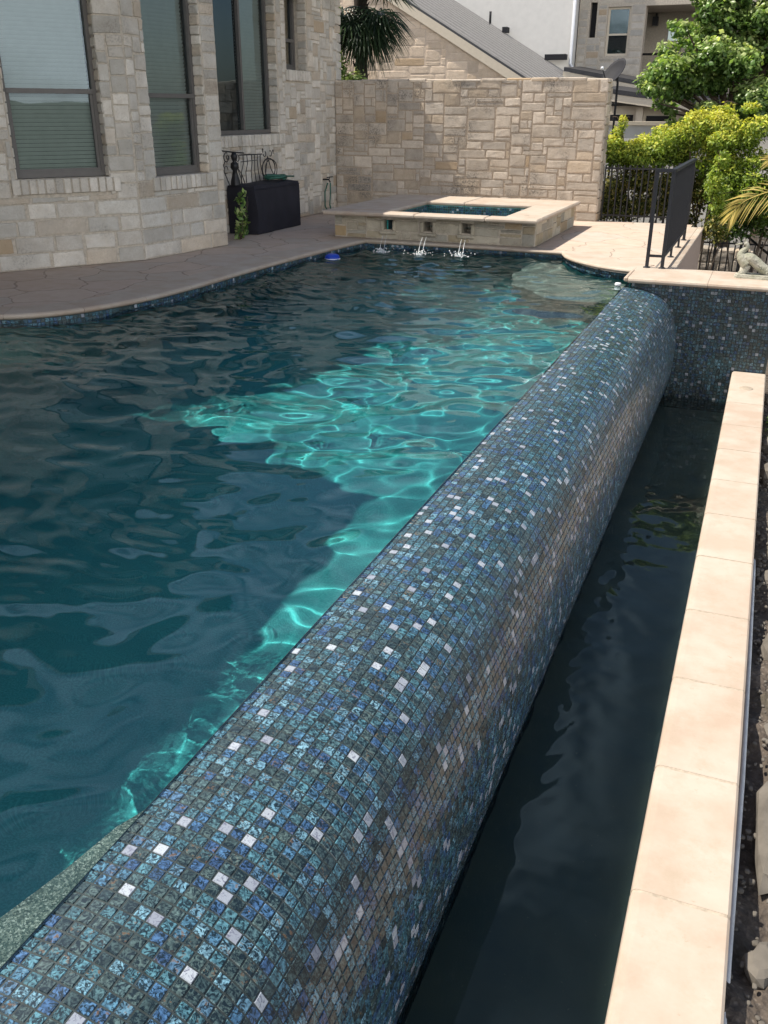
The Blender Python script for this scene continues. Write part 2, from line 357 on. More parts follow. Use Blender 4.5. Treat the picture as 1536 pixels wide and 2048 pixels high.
M['leaf_palm'] = leafmat('leaf_palm', [(0, (.012, .03, .014)), (1, (.05, .085, .035))], .4, .15)
M['leaf_frond'] = leafmat('leaf_frond', [(0, (.45, .36, .08)), (1, (.80, .62, .20))], .5, .3)
M['bark'] = plain('bark', (.10, .075, .055), .95, var=.4, scale=20, bump=.8)
M['bark_dark'] = plain('palm_bark', (.05, .038, .03), .95, var=.4, scale=30, bump=.9)
def soil():
    k = NT('soil'); n1 = k.noise(18, 7, .7); n2 = k.noise(3, 4); vo = k.n('ShaderNodeTexVoronoi'); vo.inputs['Scale'].default_value = 34; k.l(k.co, vo.inputs['Vector'])
    c = k.mix(k.ramp(n1.outputs[0], [(.35, 0.), (.7, 1.)]), (.055, .043, .033), (.15, .12, .095)); c = k.mix(k.ramp(vo.outputs['Distance'], [(.1, .5), (.3, 0.)]), c, (.26, .22, .18))
    c = k.mix(k.ramp(n2.outputs[0], [(.55, 0.), (.7, .3)]), c, (.05, .06, .025)); k.set(c, .95); k.bump(k.math('ADD', n1.outputs[0], vo.outputs['Distance']), .8, .02); return k.m
M['soil'] = soil()
M['rock'] = plain('pale_rock', (.14, .125, .105), .95, var=.3, scale=8, bump=.9)
M['land'] = plain('far_land', (.10, .12, .085), .95, var=.4, scale=.4)

# ashlar masonry on a plane
def ashlar(mb, O, U, N, w, h, holes=(), u=.06, v=.055, cw=(2, 7), ch=(1, 4), depth=.02, seed=0, mi=1, mort=.012, lo=False, band=None, keep=None):
    """band: list of (z_from, z_to, cell_w range, cell_h) overrides"""
    rg = random.Random(seed); O = np.array(O, float); U = np.array(U, float); N = np.array(N, float); Z = np.array((0, 0, 1.0))
    nx = max(1, int(round(w/u))); nz = max(1, int(round(h/v))); du = w/nx; dv = h/nz
    occ = np.zeros((nz, nx), bool)
    for j in range(nz):
        for i in range(nx):
            cx, cz = (i+.5)*du, (j+.5)*dv
            for (a, b, c, d) in holes:
                if a < cx < b and c < cz < d: occ[j, i] = True
            if keep is not None and not keep(cx, cz): occ[j, i] = True
    if lo: gs = [0, .12, .5, .88, 1]
    else: gs = [0, .035, .15, .5, .85, .965, 1]
    g = len(gs); Fs = [(j*g+i, j*g+i+1, (j+1)*g+i+1, (j+1)*g+i) for j in range(g-1) for i in range(g-1)]
    flip = np.dot(np.cross(U, Z), N) < 0
    if flip: Fs = [f[::-1] for f in Fs]
    for j in range(nz):
        for i in range(nx):
            if occ[j, i]: continue
            cz = (j+.5)*dv; a, b = cw; c, d = ch
            if band:
                for bz0, bz1, bcw, bch in band:
                    if bz0 <= cz < bz1: a, b = bcw; c, d = bch
            W = rg.randint(a, b); Hh = rg.choice([c, (c+d)//2, (c+d+1)//2, (c+d+1)//2, d])
            if W > 5 and Hh > 3: Hh = 2
            k = 0
            while k < W and i+k < nx and not occ[j, i+k]: k += 1
            W = k
            if nx-(i+W) == 1 and not occ[j, nx-1]: W += 1
            k = 1
            while k < Hh and j+k < nz and not occ[j+k, i:i+W].any(): k += 1
            Hh = k; occ[j:j+Hh, i:i+W] = True
            x0, x1, z0, z1 = i*du, (i+W)*du, j*dv, (j+Hh)*dv
            m = mort*rg.uniform(.6, 1.3)/2; ww, hh = x1-x0-2*m, z1-z0-2*m
            if ww < .012 or hh < .012: continue
            jx = [rg.uniform(-.006, .006) for _ in range(4)]; jz = [rg.uniform(-.005, .005) for _ in range(4)]
            pts = []; tiltu = rg.uniform(-.3, .3)*depth; tiltv = rg.uniform(-.3, .3)*depth; dd = depth*rg.uniform(.6, 1.25)
            r = min(.012, .2*min(ww, hh))
            for b_, tz in enumerate(gs):
                for a_, tx in enumerate(gs):
                    ex = a_ in (0, g-1); ez = b_ in (0, g-1)
                    jj = ((1-tx)*(1-tz)*jx[0]+tx*(1-tz)*jx[1]+(1-tx)*tz*jx[2]+tx*tz*jx[3]); jk = ((1-tx)*(1-tz)*jz[0]+tx*(1-tz)*jz[1]+(1-tx)*tz*jz[2]+tx*tz*jz[3])
                    px = x0+m+tx*ww+jj+rg.uniform(-.0025, .0025); pz = z0+m+tz*hh+jk+rg.uniform(-.0025, .0025)
                    if ex and ez: px += r*(1 if tx < .5 else -1); pz += r*(1 if tz < .5 else -1)
                    if ex or ez: dep = -.006
                    elif a_ in (1, g-2) or b_ in (1, g-2): dep = dd*.85+rg.uniform(-.0015, .0015)
                    else: dep = dd+tiltu*(tx-.5)+tiltv*(tz-.5)+rg.uniform(-.1, .16)*dd
                    pts.append(O+U*px+Z*pz+N*dep)
            mb.add(pts, Fs, mi, (rg.random(), rg.random(), rg.random()), False)

def quad(mb, O, U, s0, s1, z0, z1, N=None, mi=0, off=0.0):
    O = np.array(O, float)+(np.array(N, float)*off if N is not None else 0); U = np.array(U, float); Z = np.array((0, 0, 1.))
    V = [O+U*s0+Z*z0, O+U*s1+Z*z0, O+U*s1+Z*z1, O+U*s0+Z*z1]
    f = (0, 1, 2, 3)
    if N is not None and np.dot(np.cross(U, Z), np.array(N, float)) < 0: f = f[::-1]
    mb.add(V, [f], mi)

def obox(mb, O, U, N, s0, s1, z0, z1, d0, d1, mi=0, rnd=None):
    """box in a wall's own frame: s along, z up, d outward"""
    O = np.array(O, float); U = np.array(U, float); N = np.array(N, float); Z = np.array((0, 0, 1.))
    V = [O+U*s+Z*z+N*d for d in (d0, d1) for z in (z0, z1) for s in (s0, s1)]
    Fs = [(0, 2, 3, 1), (4, 5, 7, 6), (0, 1, 5, 4), (2, 6, 7, 3), (0, 4, 6, 2), (1, 3, 7, 5)]
    if np.dot(np.cross(U, Z), N) < 0: Fs = [f[::-1] for f in Fs]
    mb.add(V, Fs, mi, rnd)

# leaves in ellipsoid clumps
def leaves(mb, n, clumps, size, seed=0, asp=2.0, up=.4, col=None, shell=.35, mi=0):
    rg = np.random.default_rng(seed); cl = np.array([c[:6] for c in clumps], float); wt = np.array([c[6] if len(c) > 6 else c[3]*c[4]*c[5] for c in clumps], float)
    idx = rg.choice(len(cl), n, p=wt/wt.sum()); d = rg.normal(size=(n, 3)); d /= np.linalg.norm(d, axis=1)[:, None]
    rr = rg.random(n)**shell*(1+.18*rg.normal(size=n)*.6); P = cl[idx, :3]+d*cl[idx, 3:6]*rr[:, None]
    nrm = d*.7+rg.normal(size=(n, 3))*.6+np.array([0, 0, up]); nrm /= np.linalg.norm(nrm, axis=1)[:, None]
    t = np.cross(nrm, rg.normal(size=(n, 3))); t /= np.linalg.norm(t, axis=1)[:, None]; b = np.cross(nrm, t)
    L = size*(.6+.8*rg.random(n))[:, None]; Wd = L/asp
    V = np.stack([P-t*L*.5, P+b*Wd*.5-nrm*L*.08, P+t*L*.5-nrm*L*.12, P-b*Wd*.5-nrm*L*.08, P+nrm*L*.05], 1)
    c = np.empty((n, 5, 4)); c[..., 3] = 1; base = rg.random(n)
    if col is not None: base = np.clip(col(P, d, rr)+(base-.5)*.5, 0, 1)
    c[..., 0] = base[:, None]; c[..., 1] = rg.random(n)[:, None]; c[..., 2] = rg.random(n)[:, None]
    k = mb.n; mb.v.append(V.reshape(-1, 3)); mb.c.append(c.reshape(-1, 4))
    for i in range(n):
        q = k+5*i; mb.f += [(q, q+1, q+4), (q+1, q+2, q+4), (q+2, q+3, q+4), (q+3, q, q+4)]
    mb.mi += [mi]*(4*n); mb.sm += [True]*(4*n); mb.n += 5*n

def catmull(pts, per=6):
    P = [Vector(p) for p in pts]; out = []
    for i in range(len(P)-1):
        a = P[max(i-1, 0)]; b = P[i]; c = P[i+1]; d = P[min(i+2, len(P)-1)]
        for k in range(per):
            t = k/per
            out.append(.5*((2*b)+(c-a)*t+(2*a-5*b+4*c-d)*t*t+(3*b-a-3*c+d)*t**3))
    out.append(P[-1]); return out

# ------------------------------------------------------------------ pool geometry
WZ = -.10
EDGE = -1.21                                   # inner line of the overflow wall
left_pts = [(-9.5, 2.0), (-8.4, 4.0), (-7.4, 4.85), (-6.4, 5.22), (-5.58, 5.56), (-5.27, 5.82), (-5.08, 6.2), (-4.95, 6.7), (-4.90, 7.4), (-4.89, 8.4), (-4.85, 9.4), (-4.76, 10.5), (-4.68, 10.97)]
left_path = [tuple(p)[:2] for p in catmull([(x, y, 0) for x, y in left_pts], 5)]
far_path = [(-4.68, 10.97), (-3.9, 10.98), (-3.0, 10.98), (-2.12, 10.90)]
arc_path = [tuple(p)[:2] for p in catmull([(-2.12, 10.90, 0), (-2.02, 10.6, 0), (-1.86, 10.34, 0), (-1.62, 10.08, 0), (-1.40, 9.93, 0), (-1.14, 9.84, 0)], 5)]
edge_all = left_path+far_path[1:]+arc_path[1:]

def sweep_coping(mb, path, prof, stone=.62, gap=.004, closed=False, mi=0, side=1):
    """prof: (offset outward from the pool, z) points; stones are cut along the path"""
    P = [Vector((p[0], p[1], 0)) for p in path]; L = [0]
    for a, b in zip(P, P[1:]): L.append(L[-1]+(b-a).length)
    def at(s):
        s = min(max(s, 0), L[-1]); i = 0
        while i < len(L)-2 and L[i+1] < s: i += 1
        t = (s-L[i])/max(1e-9, L[i+1]-L[i]); p = P[i].lerp(P[i+1], t)
        def tn(k):
            a = P[max(k-1, 0)]; b = P[min(k+1, len(P)-1)]; return (b-a).normalized()
        tt = tn(i).lerp(tn(i+1), t).normalized(); return p, Vector((-tt.y, tt.x, 0))*side
    n = max(1, round(L[-1]/stone)); st = L[-1]/n; m = len(prof)
    for k in range(n):
        s0, s1 = k*st+gap/2, (k+1)*st-gap/2; q = max(2, int(math.ceil(st/.12))); V = []
        dz = random.uniform(-.0012, .0012)
        for j in range(q+1):
            p, nn = at(s0+(s1-s0)*j/q)
            for (o, z) in prof: V.append((p.x+nn.x*o, p.y+nn.y*o, z+dz))
        Fs = [(j*m+i, (j+1)*m+i, (j+1)*m+i+1, j*m+i+1) for j in range(q) for i in range(m-1)]
        Fs += [tuple(range(m)), tuple(q*m+i for i in range(m))[::-1]]
        if side < 0: Fs = [f[::-1] for f in Fs]
        mb.add(V, Fs, mi, (random.random(), random.random(), random.random()), False)
    return L[-1]

bull = [(.30, -.05), (.02, -.05), (-.018, -.046), (-.034, -.034), (-.038, -.022), (-.032, -.009), (-.014, -.001), (.0, .0), (.30, .0)]
thing = empty('pool_coping', (-4.8, 8, 0), 'cream bullnose stone coping curving along the house side and far end of the pool', 'pool edging')
b = MB(); sweep_coping(b, left_path, bull, .62); b.build('coping_strip', M['coping'], thing)
led = [(o if o < .1 else .12, z-.002) for o, z in bull]
b = MB(); sweep_coping(b, far_path, led, .7); b.build('coping_ledge', M['coping'], thing)
arcp = [(o if o < .1 else .42, z) for o, z in bull]
b = MB(); sweep_coping(b, arc_path, arcp, .62); b.build('coping_curve', M['coping'], thing)

# deck sheet: everything outside the pool on the house side and far side
inner = []
for path in (left_path, far_path[1:], arc_path[1:]):
    inner += list(path)
def offs(path, d):
    out = []
    for i, p in enumerate(path):
        a = Vector(path[max(i-1, 0)]); c = Vector(path[min(i+1, len(path)-1)]); t = (c-a).normalized(); out.append((p[0]-t.y*d, p[1]+t.x*d))
    return out
b = MB(); ring = offs(left_path, .02)+offs(far_path, .02)[1:-1]+offs(arc_path, .02)
b.poly([(-14, 2.2)]+ring+[(-1.0, 9.9), (-.96, 14.35), (-14, 14.35)][0:3], -.005)
tag(b.build('deck', M['flag']), kind='structure')

# ------------------------------------------------------------------ mosaic
PITCH_T = .0328
def tile_grid(mb, pos, nu, nv, p=PITCH_T, g=.0038, h=.0024, seed=0, skip=None):
    """pos(a,b) -> (point, normal) with a,b in metres along the surface"""
    rg = random.Random(seed); ch = .0016
    for i in range(nu):
        for j in range(nv):
            if skip and skip(i*p, j*p): continue
            a0, a1, b0, b1 = i*p+g/2, (i+1)*p-g/2, j*p+g/2, (j+1)*p-g/2
            V = []
            tl = [rg.uniform(-.0009, .0009) for _ in range(4)]
            for (a, bb) in ((a0, b0), (a1, b0), (a1, b1), (a0, b1)):
                P, N = pos(a, bb); V.append(P+N*.0002)
            for k, (a, bb) in enumerate(((a0+ch, b0+ch), (a1-ch, b0+ch), (a1-ch, b1-ch), (a0+ch, b1-ch))):
                P, N = pos(a, bb); V.append(P+N*(h+tl[k]))
            mb.add(V, [(4, 5, 6, 7), (0, 1, 5, 4), (1, 2, 6, 5), (2, 3, 7, 6), (3, 0, 4, 7)], 0, (rg.random(), rg.random(), rg.random()))

# overflow wall: profile swept along y
prof = [(-1.212, -.34), (-1.212, -.16), (-1.210, -.104), (-1.16, -.101), (-1.09, -.104), (-1.0, -.118), (-.90, -.146), (-.82, -.185), (-.755, -.24), (-.705, -.32), (-.668, -.42), (-.643, -.53), (-.632, -.65), (-.634, -.80), (-.648, -.95), (-.672, -1.08), (-.695, -1.18), (-.715, -1.45)]
pc = [Vector((x, 0, z)) for x, z in prof]; core = pc[:3]+catmull(pc[2:], 8)[1:]
PL = [0]
for a_, c_ in zip(core, core[1:]): PL.append(PL[-1]+(c_-a_).length)
core_np = np.array([(v.x, v.z) for v in core]); PLn = np.array(PL)
tan_np = np.gradient(core_np, PLn, axis=0); tan_np /= np.linalg.norm(tan_np, axis=1)[:, None]
S_EDGE = PL[2]; NP = len(core)
Y0, Y1 = -1.2, 9.36
def ow_pos(a, s):
    i = min(max(int(np.searchsorted(PLn, s))-1, 0), NP-2); t = (s-PLn[i])/(PLn[i+1]-PLn[i])
    x, z = core_np[i]*(1-t)+core_np[i+1]*t; tx, tz = tan_np[i]*(1-t)+tan_np[i+1]*t
    return np.array((x, Y0+a, z)), np.array((-tz, 0, tx))
ow = empty('overflow_wall', (-.95, 4, -1.4), 'rounded infinity edge wall covered in blue and teal glass mosaic between pool and trough', 'overflow wall')
b = MB(); rows = core_np
V = [(x, y, z) for y in (Y0, Y1) for x, z in rows]; n_ = len(rows)
b.add(V, [(i, i+1, n_+i+1, n_+i) for i in range(n_-1)], 0, None, True)
b.build('wall_core', M['grout'], ow)
b = MB(); s0 = S_EDGE+.0004; nv = int((PL[-1]-s0)/PITCH_T)
tile_grid(b, lambda a, s: ow_pos(a, s+s0), int((Y1-Y0)/PITCH_T), nv, seed=3)
tl_o = b.build('mosaic_skin', M['tile'], ow)
b = MB(); b.box((-1.2140, Y0, -1.33), (-1.2125, Y1, -.112)); cw_ = b.build('inner_face', M['pebble'], ow)

# pool basin
b = MB(); FZ = -1.3
pool_poly = [(p[0], p[1]) for p in edge_all]+[(-1.14, 9.36), (-1.213, 9.36), (-1.213, -1.2), (-9.5, -1.2)]
b.poly(pool_poly, FZ)
n_ = len(edge_all)
V = [(p[0], p[1], FZ) for p in edge_all]+[(p[0], p[1], -.052) for p in edge_all]
b.add(V, [(i, n_+i, n_+i+1, i+1) for i in range(n_-1)], 0)
b.add([(-1.14, 9.84, FZ), (-1.14, 9.84, -.05), (-1.14, 9.3, -.05), (-1.14, 9.3, FZ)], [(0, 1, 2, 3)])
basin = tag(b.build('pool_basin', M['plaster']), kind='structure')
# near shallow bench with pebble finish and far corner shelf
b = MB(); b.prism([(-1.2145, -1.19), (-1.2145, 1.70), (-1.27, 1.55), (-1.32, 1.42), (-1.35, 1.25), (-1.41, 1.0), (-1.5, .6), (-1.56, -1.19)], FZ+.004, -.28)
bench = tag(b.build('shallow_bench', M['pebble']), kind='structure')
b = MB(); sh = offs(arc_path, -.003); b.prism([(-1.2145, 8.75), (-1.9, 8.9), (-2.35, 9.4), (-2.5, 10.2), (-2.45, 10.93), (-2.14, 10.88)]+[(x-.004, y-.004) for x, y in arc_path[1:]]+[(-1.15, 9.4), (-1.2145, 9.35)], FZ+.006, -.42)
shelf = tag(b.build('corner_shelf', M['pebble']), kind='structure')
# waterline tiles
wl = empty('waterline_mosaic', (-4.9, 8, -.15), 'narrow band of dark blue glass mosaic under the stone coping at the waterline', 'tile band')
Ew = [Vector((p[0], p[1], 0)) for p in edge_all]; EL = [0]
for a_, c_ in zip(Ew, Ew[1:]): EL.append(EL[-1]+(c_-a_).length)
ELn = np.array(EL)
def wl_pos(a, s):
    i = min(max(int(np.searchsorted(ELn, a))-1, 0), len(EL)-2); t = (a-EL[i])/(EL[i+1]-EL[i]); p = Ew[i].lerp(Ew[i+1], t); d = (Ew[i+1]-Ew[i]).normalized()
    N = np.array((d.y, -d.x, 0)); return np.array((p.x, p.y, -.052-s))+N*.004, N
b = MB(); V = []
for i, p in enumerate(edge_all):
    P0, N0 = wl_pos(EL[i], 0); V += [tuple(P0-N0*.001), tuple(P0-N0*.001+np.array((0, 0, -.155)))]
b.add(V, [(2*i, 2*i+1, 2*i+3, 2*i+2) for i in range(len(edge_all)-1)], 0)
b.build('grout_bed', M['grout'], wl)
b = MB(); tile_grid(b, wl_pos, int(EL[-1]/PITCH_T), 4, seed=5, skip=lambda a, s: a < 4.5); b.build('mosaic_strip', M['tile'], wl)

# water surface ---------------------------------------------------------------
def waves(X, Y, amp, seed, lam=(.12, 1.1), n=44, main=80, spread=38, slope=.05):
    rg = np.random.default_rng(seed); Zs = np.zeros_like(X)
    wx = X+.05*np.sin(2.3*Y+1)+.04*np.sin(5.1*X+.6*Y); wy = Y+.06*np.sin(1.7*X+.4)+.03*np.sin(4.3*Y-1.2*X)
    for k in range(n):
        l = lam[0]*(lam[1]/lam[0])**rg.random(); th = R(main+rg.normal()*spread); kk = 2*math.pi/l
        a = slope*l/(2*math.pi)*rg.uniform(.4, 1)/math.sqrt(n)*1.6*(l/.5)**-.0
        ph = rg.random()*6.28
        s = np.sin(kk*(wx*math.cos(th)+wy*math.sin(th))+ph)
        Zs += a*(s+.35*(s*s-.5))
    return Zs*amp
def water_sheet(name, poly, xr, yr, step, hfun, z, mat):
    xs = np.arange(xr[0], xr[1]+step, step); ys = np.arange(yr[0], yr[1]+step, step)
    X, Y = np.meshgrid(xs, ys); Zz = z+hfun(X, Y)
    # inside test
    def inside(px, py):
        c = np.zeros(px.shape, bool); n = len(poly)
        for i in range(n):
            x1, y1 = poly[i]; x2, y2 = poly[(i+1) % n]
            cond = ((y1 > py) != (y2 > py)) & (px < (x2-x1)*(py-y1)/((y2-y1) if y2 != y1 else 1e-9)+x1); c ^= cond
        return c
    cx = (X[:-1, :-1]+step/2); cy = (Y[:-1, :-1]+step/2); ok = inside(cx, cy)
    ny, nx = X.shape; jj, ii = np.nonzero(ok); q = jj*nx+ii
    Fq = np.stack([q, q+1, q+nx+1, q+nx], 1); used, inv = np.unique(Fq.ravel(), return_inverse=True)
    V = np.stack([X.ravel(), Y.ravel(), Zz.ravel()], 1)[used]
    me = bpy.data.meshes.new(name); me.from_pydata(V.tolist(), [], inv.reshape(-1, 4).tolist()); me.materials.append(mat)
    me.polygons.foreach_set('use_smooth', [True]*len(Fq)); me.update()
    o = bpy.data.objects.new(name, me); sc.collection.objects.link(o); tag(o, kind='structure'); o.cycles.is_caustics_caster = True; return o
def pool_h(X, Y):
    near = np.clip((Y-1)/4, 0, 1)
    h = waves(X, Y, 1.0, 11, (.30, 1.3), 40, 72, 40, .085)+waves(X, Y, 1.0, 13, (.18, .45), 44, 80, 60, .06)
    h2 = waves(X, Y, 1.0, 12, (.14, .26), 30, 60, 70, .014)
    calm = .55+.45*near
    for jx, jy in ((-4.26, 10.53), (-3.78, 10.6), (-3.28, 10.68)):
        r = np.hypot(X-jx, Y-jy); h = h+.006*np.sin(r*26)*np.exp(-r*1.1)
    edge = np.clip((EDGE-X)/.2, 0.15, 1)
    fine = np.exp(-((X+1.5)**2/.35))*np.clip((2.0-Y)/.9, 0, 1)*1.6
    far = np.clip((Y-8.2)/1.5, 0, 1); shd = np.clip(np.maximum((-3.7-X)/.7, np.maximum(np.minimum((-1.75-X)/.4, (3.3-Y)/.5), np.minimum((-2.7-X)/.5, (Y-7.)/.8))), 0, 1); h3 = waves(X, Y, 1.0, 14, (.10, .34), 56, 64, 30, .125); return (h*calm+h2*(.5+1.0*fine+2.5*far)+h3*shd)*edge
px_poly = offs(edge_all, .0)
water_poly = [(p[0], p[1]) for p in px_poly]+[(-1.14, 9.36), (EDGE+.003, 9.36), (EDGE+.003, -1.2), (-9.5, -1.2)]
pw = water_sheet('pool_water', water_poly, (-9.5, EDGE+.0), (-1.2, 11.0), .02, pool_h, WZ, M['water'])
for o in (basin, bench, shelf, cw_, tl_o): o.cycles.is_caustics_receiver = True

# trough ----------------------------------------------------------------------
TZ = -1.16
def tr_h(X, Y):
    near = np.clip((Y-2.2)/1.5, 0.05, 1)*np.clip((7.5-Y)/2, .15, 1); return waves(X, Y, 1, 21, (.06, .5), 50, 20, 60, .08)*near*np.clip(1.2-(X+.7)/.6, .25, 1)
tw = water_sheet('trough_water', [(-.73, -1.2), (-.03, -1.2), (-.03, 9.36), (-.73, 9.36)], (-.735, -.02), (-1.2, 9.36), .02, tr_h, TZ, M['water_t'])
tw.cycles.is_caustics_caster = False
b = MB(); b.box((-.80, -1.2, -2.2), (0.0, 9.36, -1.55)); tag(b.build('trough_floor', M['trough']), kind='structure')
bw = empty('basin_wall', (.09, 4, -2), 'low cream stone capped wall along the outer side of the narrow trough', 'basin wall')
b = MB(); b.box((-.03, -1.2, -2.2), (.215, 9.355, -.895)); b.build('wall_core', M['stucco_tan'], bw)
capy = [8.24, 7.577, 6.942, 6.27, 5.64, 4.99, 4.327, 3.67, 3.017, 2.352, 1.7, 1.04, .38, -.28, -1.0]
ys_ = [9.352]+capy
for i in range(len(ys_)-1):
    b = MB(); y1, y0 = ys_[i]-.007, ys_[i+1]+.007; dz = random.uniform(-.0003, .0012)
    P = [(.245, -.892), (-.05, -.892), (-.062, -.884), (-.066, -.870), (-.062, -.852), (-.050, -.842), (-.03, -.84), (.236, -.84), (.245, -.848)]
    m = len(P); V = []
    q = 3
    for j in range(q+1):
        yy = y0+(y1-y0)*j/q
        for (x, z) in P: V.append((x, yy, z+dz))
    Fs = [(j*m+k, (j+1)*m+k, (j+1)*m+(k+1) % m, j*m+(k+1) % m) for j in range(q) for k in range(m)]
    Fs += [tuple(range(m)), tuple(q*m+k for k in range(m))[::-1]]
    b.add(V, Fs, 0, (random.random(), random.random(), random.random())); b.build('capstone', M['coping'], bw)
b = MB(); P = [(.243, -.89), (-.048, -.89), (-.0605, -.883), (-.0645, -.870), (-.0605, -.853), (-.0492, -.8435), (-.03, -.8416), (.235, -.8416), (.2435, -.849)]; m = len(P)
b.add([(x, y, z) for y in (-1.0, 9.35) for x, z in P], [(k, m+k, m+(k+1) % m, (k+1) % m) for k in range(m)]); b.build('joint_mortar', M['joint'], bw)
b = MB(); b.lathe([(0, .004), (.055, .004), (.062, 0), (.062, -.004)], (.083, 8.745, -.838), 24); o = b.build('round_lid', M['lid'], bw)
# pier wall across the trough end
pier = empty('mosaic_pier', (-.45, 9.6, -1.4), 'tall dark blue mosaic wall with thick cream coping at the trough end', 'tiled wall')
b = MB(); b.box((-1.135, 9.375, -1.7), (.24, 9.9, -.052)); b.build('pier_core', M['grout'], pier)
def pier_pos(a, s): return np.array((-1.13+a, 9.373, -.056-s)), np.array((0, -1., 0))
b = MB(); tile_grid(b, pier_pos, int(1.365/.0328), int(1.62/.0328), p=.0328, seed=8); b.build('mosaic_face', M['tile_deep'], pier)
b = MB(); cp = [(.72, -.052), (.0, -.052), (-.03, -.048), (-.044, -.036), (-.048, -.024), (-.042, -.008), (-.02, .002), (.0, .004), (.72, .004)]
sweep_coping(b, [(.34, 9.33), (-.2, 9.33), (-1.16, 9.33)], [(o, z) for o, z in cp], .76, side=-1, gap=.003); b.build('pier_coping', M['coping'], pier)
b = MB(); b.box((-1.208, 9.335, -.048), (-1.16, 10.05, .002), bev=.014); b.build('coping_end', M['coping'], pier)

# ------------------------------------------------------------------ raised spa
spa = empty('raised_spa', (-3.8, 12.2, 0), 'raised square stone spa with broad cream coping and three spillway openings', 'spa')
bx0, bx1, by0, by1 = -5.17, -2.52, 11.06, 13.42
SX = (-4.42, -3.885, -3.385)     # opening centres
b = MB(); sz1 = .285
b.box((bx0, by0+.02, 0), (bx1, by0+.28, .115)); 
hz0, hz1 = .115, .235
xs = [bx0]+[v for c in SX for v in (c-.062, c+.062)]+[bx1]
for i in range(0, len(xs), 2): b.box((xs[i], by0+.02, hz0), (xs[i+1], by0+.28, sz1))
for c in SX: b.box((c-.062, by0+.02, hz1), (c+.062, by0+.28, sz1)); b.box((c-.062, by0+.26, hz0), (c+.062, by0+.28, hz1))
b.box((bx0, by0+.28, 0), (bx0+.6, by1, sz1)); b.box((bx1-.3, by0+.28, 0), (bx1, by1, sz1)); b.box((bx0+.6, by1-.6, 0), (bx1-.3, by1, sz1))
hs = [(c-bx0-.10, c-bx0+.10, .075, .285) for c in SX]
ashlar(b, (bx0, by0+.02, .002), (1, 0, 0), (0, -1, 0), bx1-bx0, sz1-.004, hs, u=.055, v=.047, cw=(2, 8), ch=(1, 4), depth=.014, seed=4)
ashlar(b, (bx1, by0+.02, .002), (0, 1, 0), (1, 0, 0), by1-by0-.02, sz1-.004, (), u=.055, v=.047, cw=(3, 9), ch=(2, 4), depth=.012, seed=5)
b.build('spa_wall', [M['mortar'], M['stone_spa']], spa)
for c in SX:
    b = MB(); y = by0-.012
    b.box((c-.105, y, .10), (c-.06, y+.13, .232), bev=.012, rnd=(.5, .4, .2)); b.box((c+.06, y, .10), (c+.105, y+.13, .232), bev=.012, rnd=(.5, .5, .2))
    b.box((c-.115, y-.012, .058), (c+.115, y+.13, .102), bev=.014, rnd=(.6, .5, .3))
    b.build('spillway_frame', M['stone_spa'], spa)
cx0, cx1, cy0, cy1 = -5.25, -2.455, 10.86, 13.52
hx0, hx1, hy0, hy1 = -4.44, -2.92, 11.12, 12.62
b = MB(); zt, zb = .337, .285
def rimbox(lo, hi): b.box(lo, hi, 0, (random.random(), random.random(), random.random()), bev=.016)
rimbox((cx0, cy0, zb), (-4.0, hy0, zt)); rimbox((-3.997, cy0, zb), (-3.1, hy0, zt)); rimbox((-3.097, cy0, zb), (cx1, hy0, zt))
rimbox((cx0, hy1, zb), (-3.9, cy1, zt)); rimbox((-3.897, hy1, zb), (cx1, cy1, zt))
rimbox((cx0, hy0+.003, zb), (hx0, 11.85, zt)); rimbox((cx0, 11.853, zb), (hx0, hy1-.003, zt))
rimbox((hx1, hy0+.003, zb), (cx1, 11.85, zt)); rimbox((hx1, 11.853, zb), (cx1, hy1-.003, zt))
b.build('spa_coping', M['coping'], spa)
b = MB()
for (lo, hi) in (((hx0-.02, hy0, -.5), (hx0, hy1, zb)), ((hx1, hy0, -.5), (hx1+.02, hy1, zb)), ((hx0, hy1, -.5), (hx1, hy1+.02, zb)), ((hx0, hy0-.02, -.5), (hx1, hy0, .0))): b.box(lo, hi)
b.box((hx0, hy0, -.52), (hx1, hy1, -.5)); b.build('spa_shell', M['plaster'], spa)
def shell_pos(O, U, N): 
    O, U, N = (np.array(q, float) for q in (O, U, N)); return lambda a, s: (O+U*a-np.array((0, 0, s))+N*.002, N)
for (o_, u_, n_, l_, sd_) in (((hx0, hy1, .283), (1, 0, 0), (0, -1, 0), hx1-hx0, 9), ((hx0, hy0, .283), (0, 1, 0), (1, 0, 0), hy1-hy0, 10), ((hx1, hy1, .283), (0, -1, 0), (-1, 0, 0), hy1-hy0, 11)):
    b = MB(); tile_grid(b, shell_pos(o_, u_, n_), int(l_/PITCH_T), 6, seed=sd_); b.build('spa_mosaic', M['tile'], spa)
sw = water_sheet('spa_water', [(hx0, hy0), (hx1, hy0), (hx1, hy1), (hx0, hy1)], (hx0, hx1), (hy0, hy1), .05, lambda X, Y: waves(X, Y, 1, 5, (.15, .6), 20, 50, 60, .06), .17, M['water'])
b = MB(); b.lathe([(0, .003), (.03, .003), (.033, 0)], (-2.70, 11.3, .3375), 16); b.build('deck_button', M['lid'], spa)

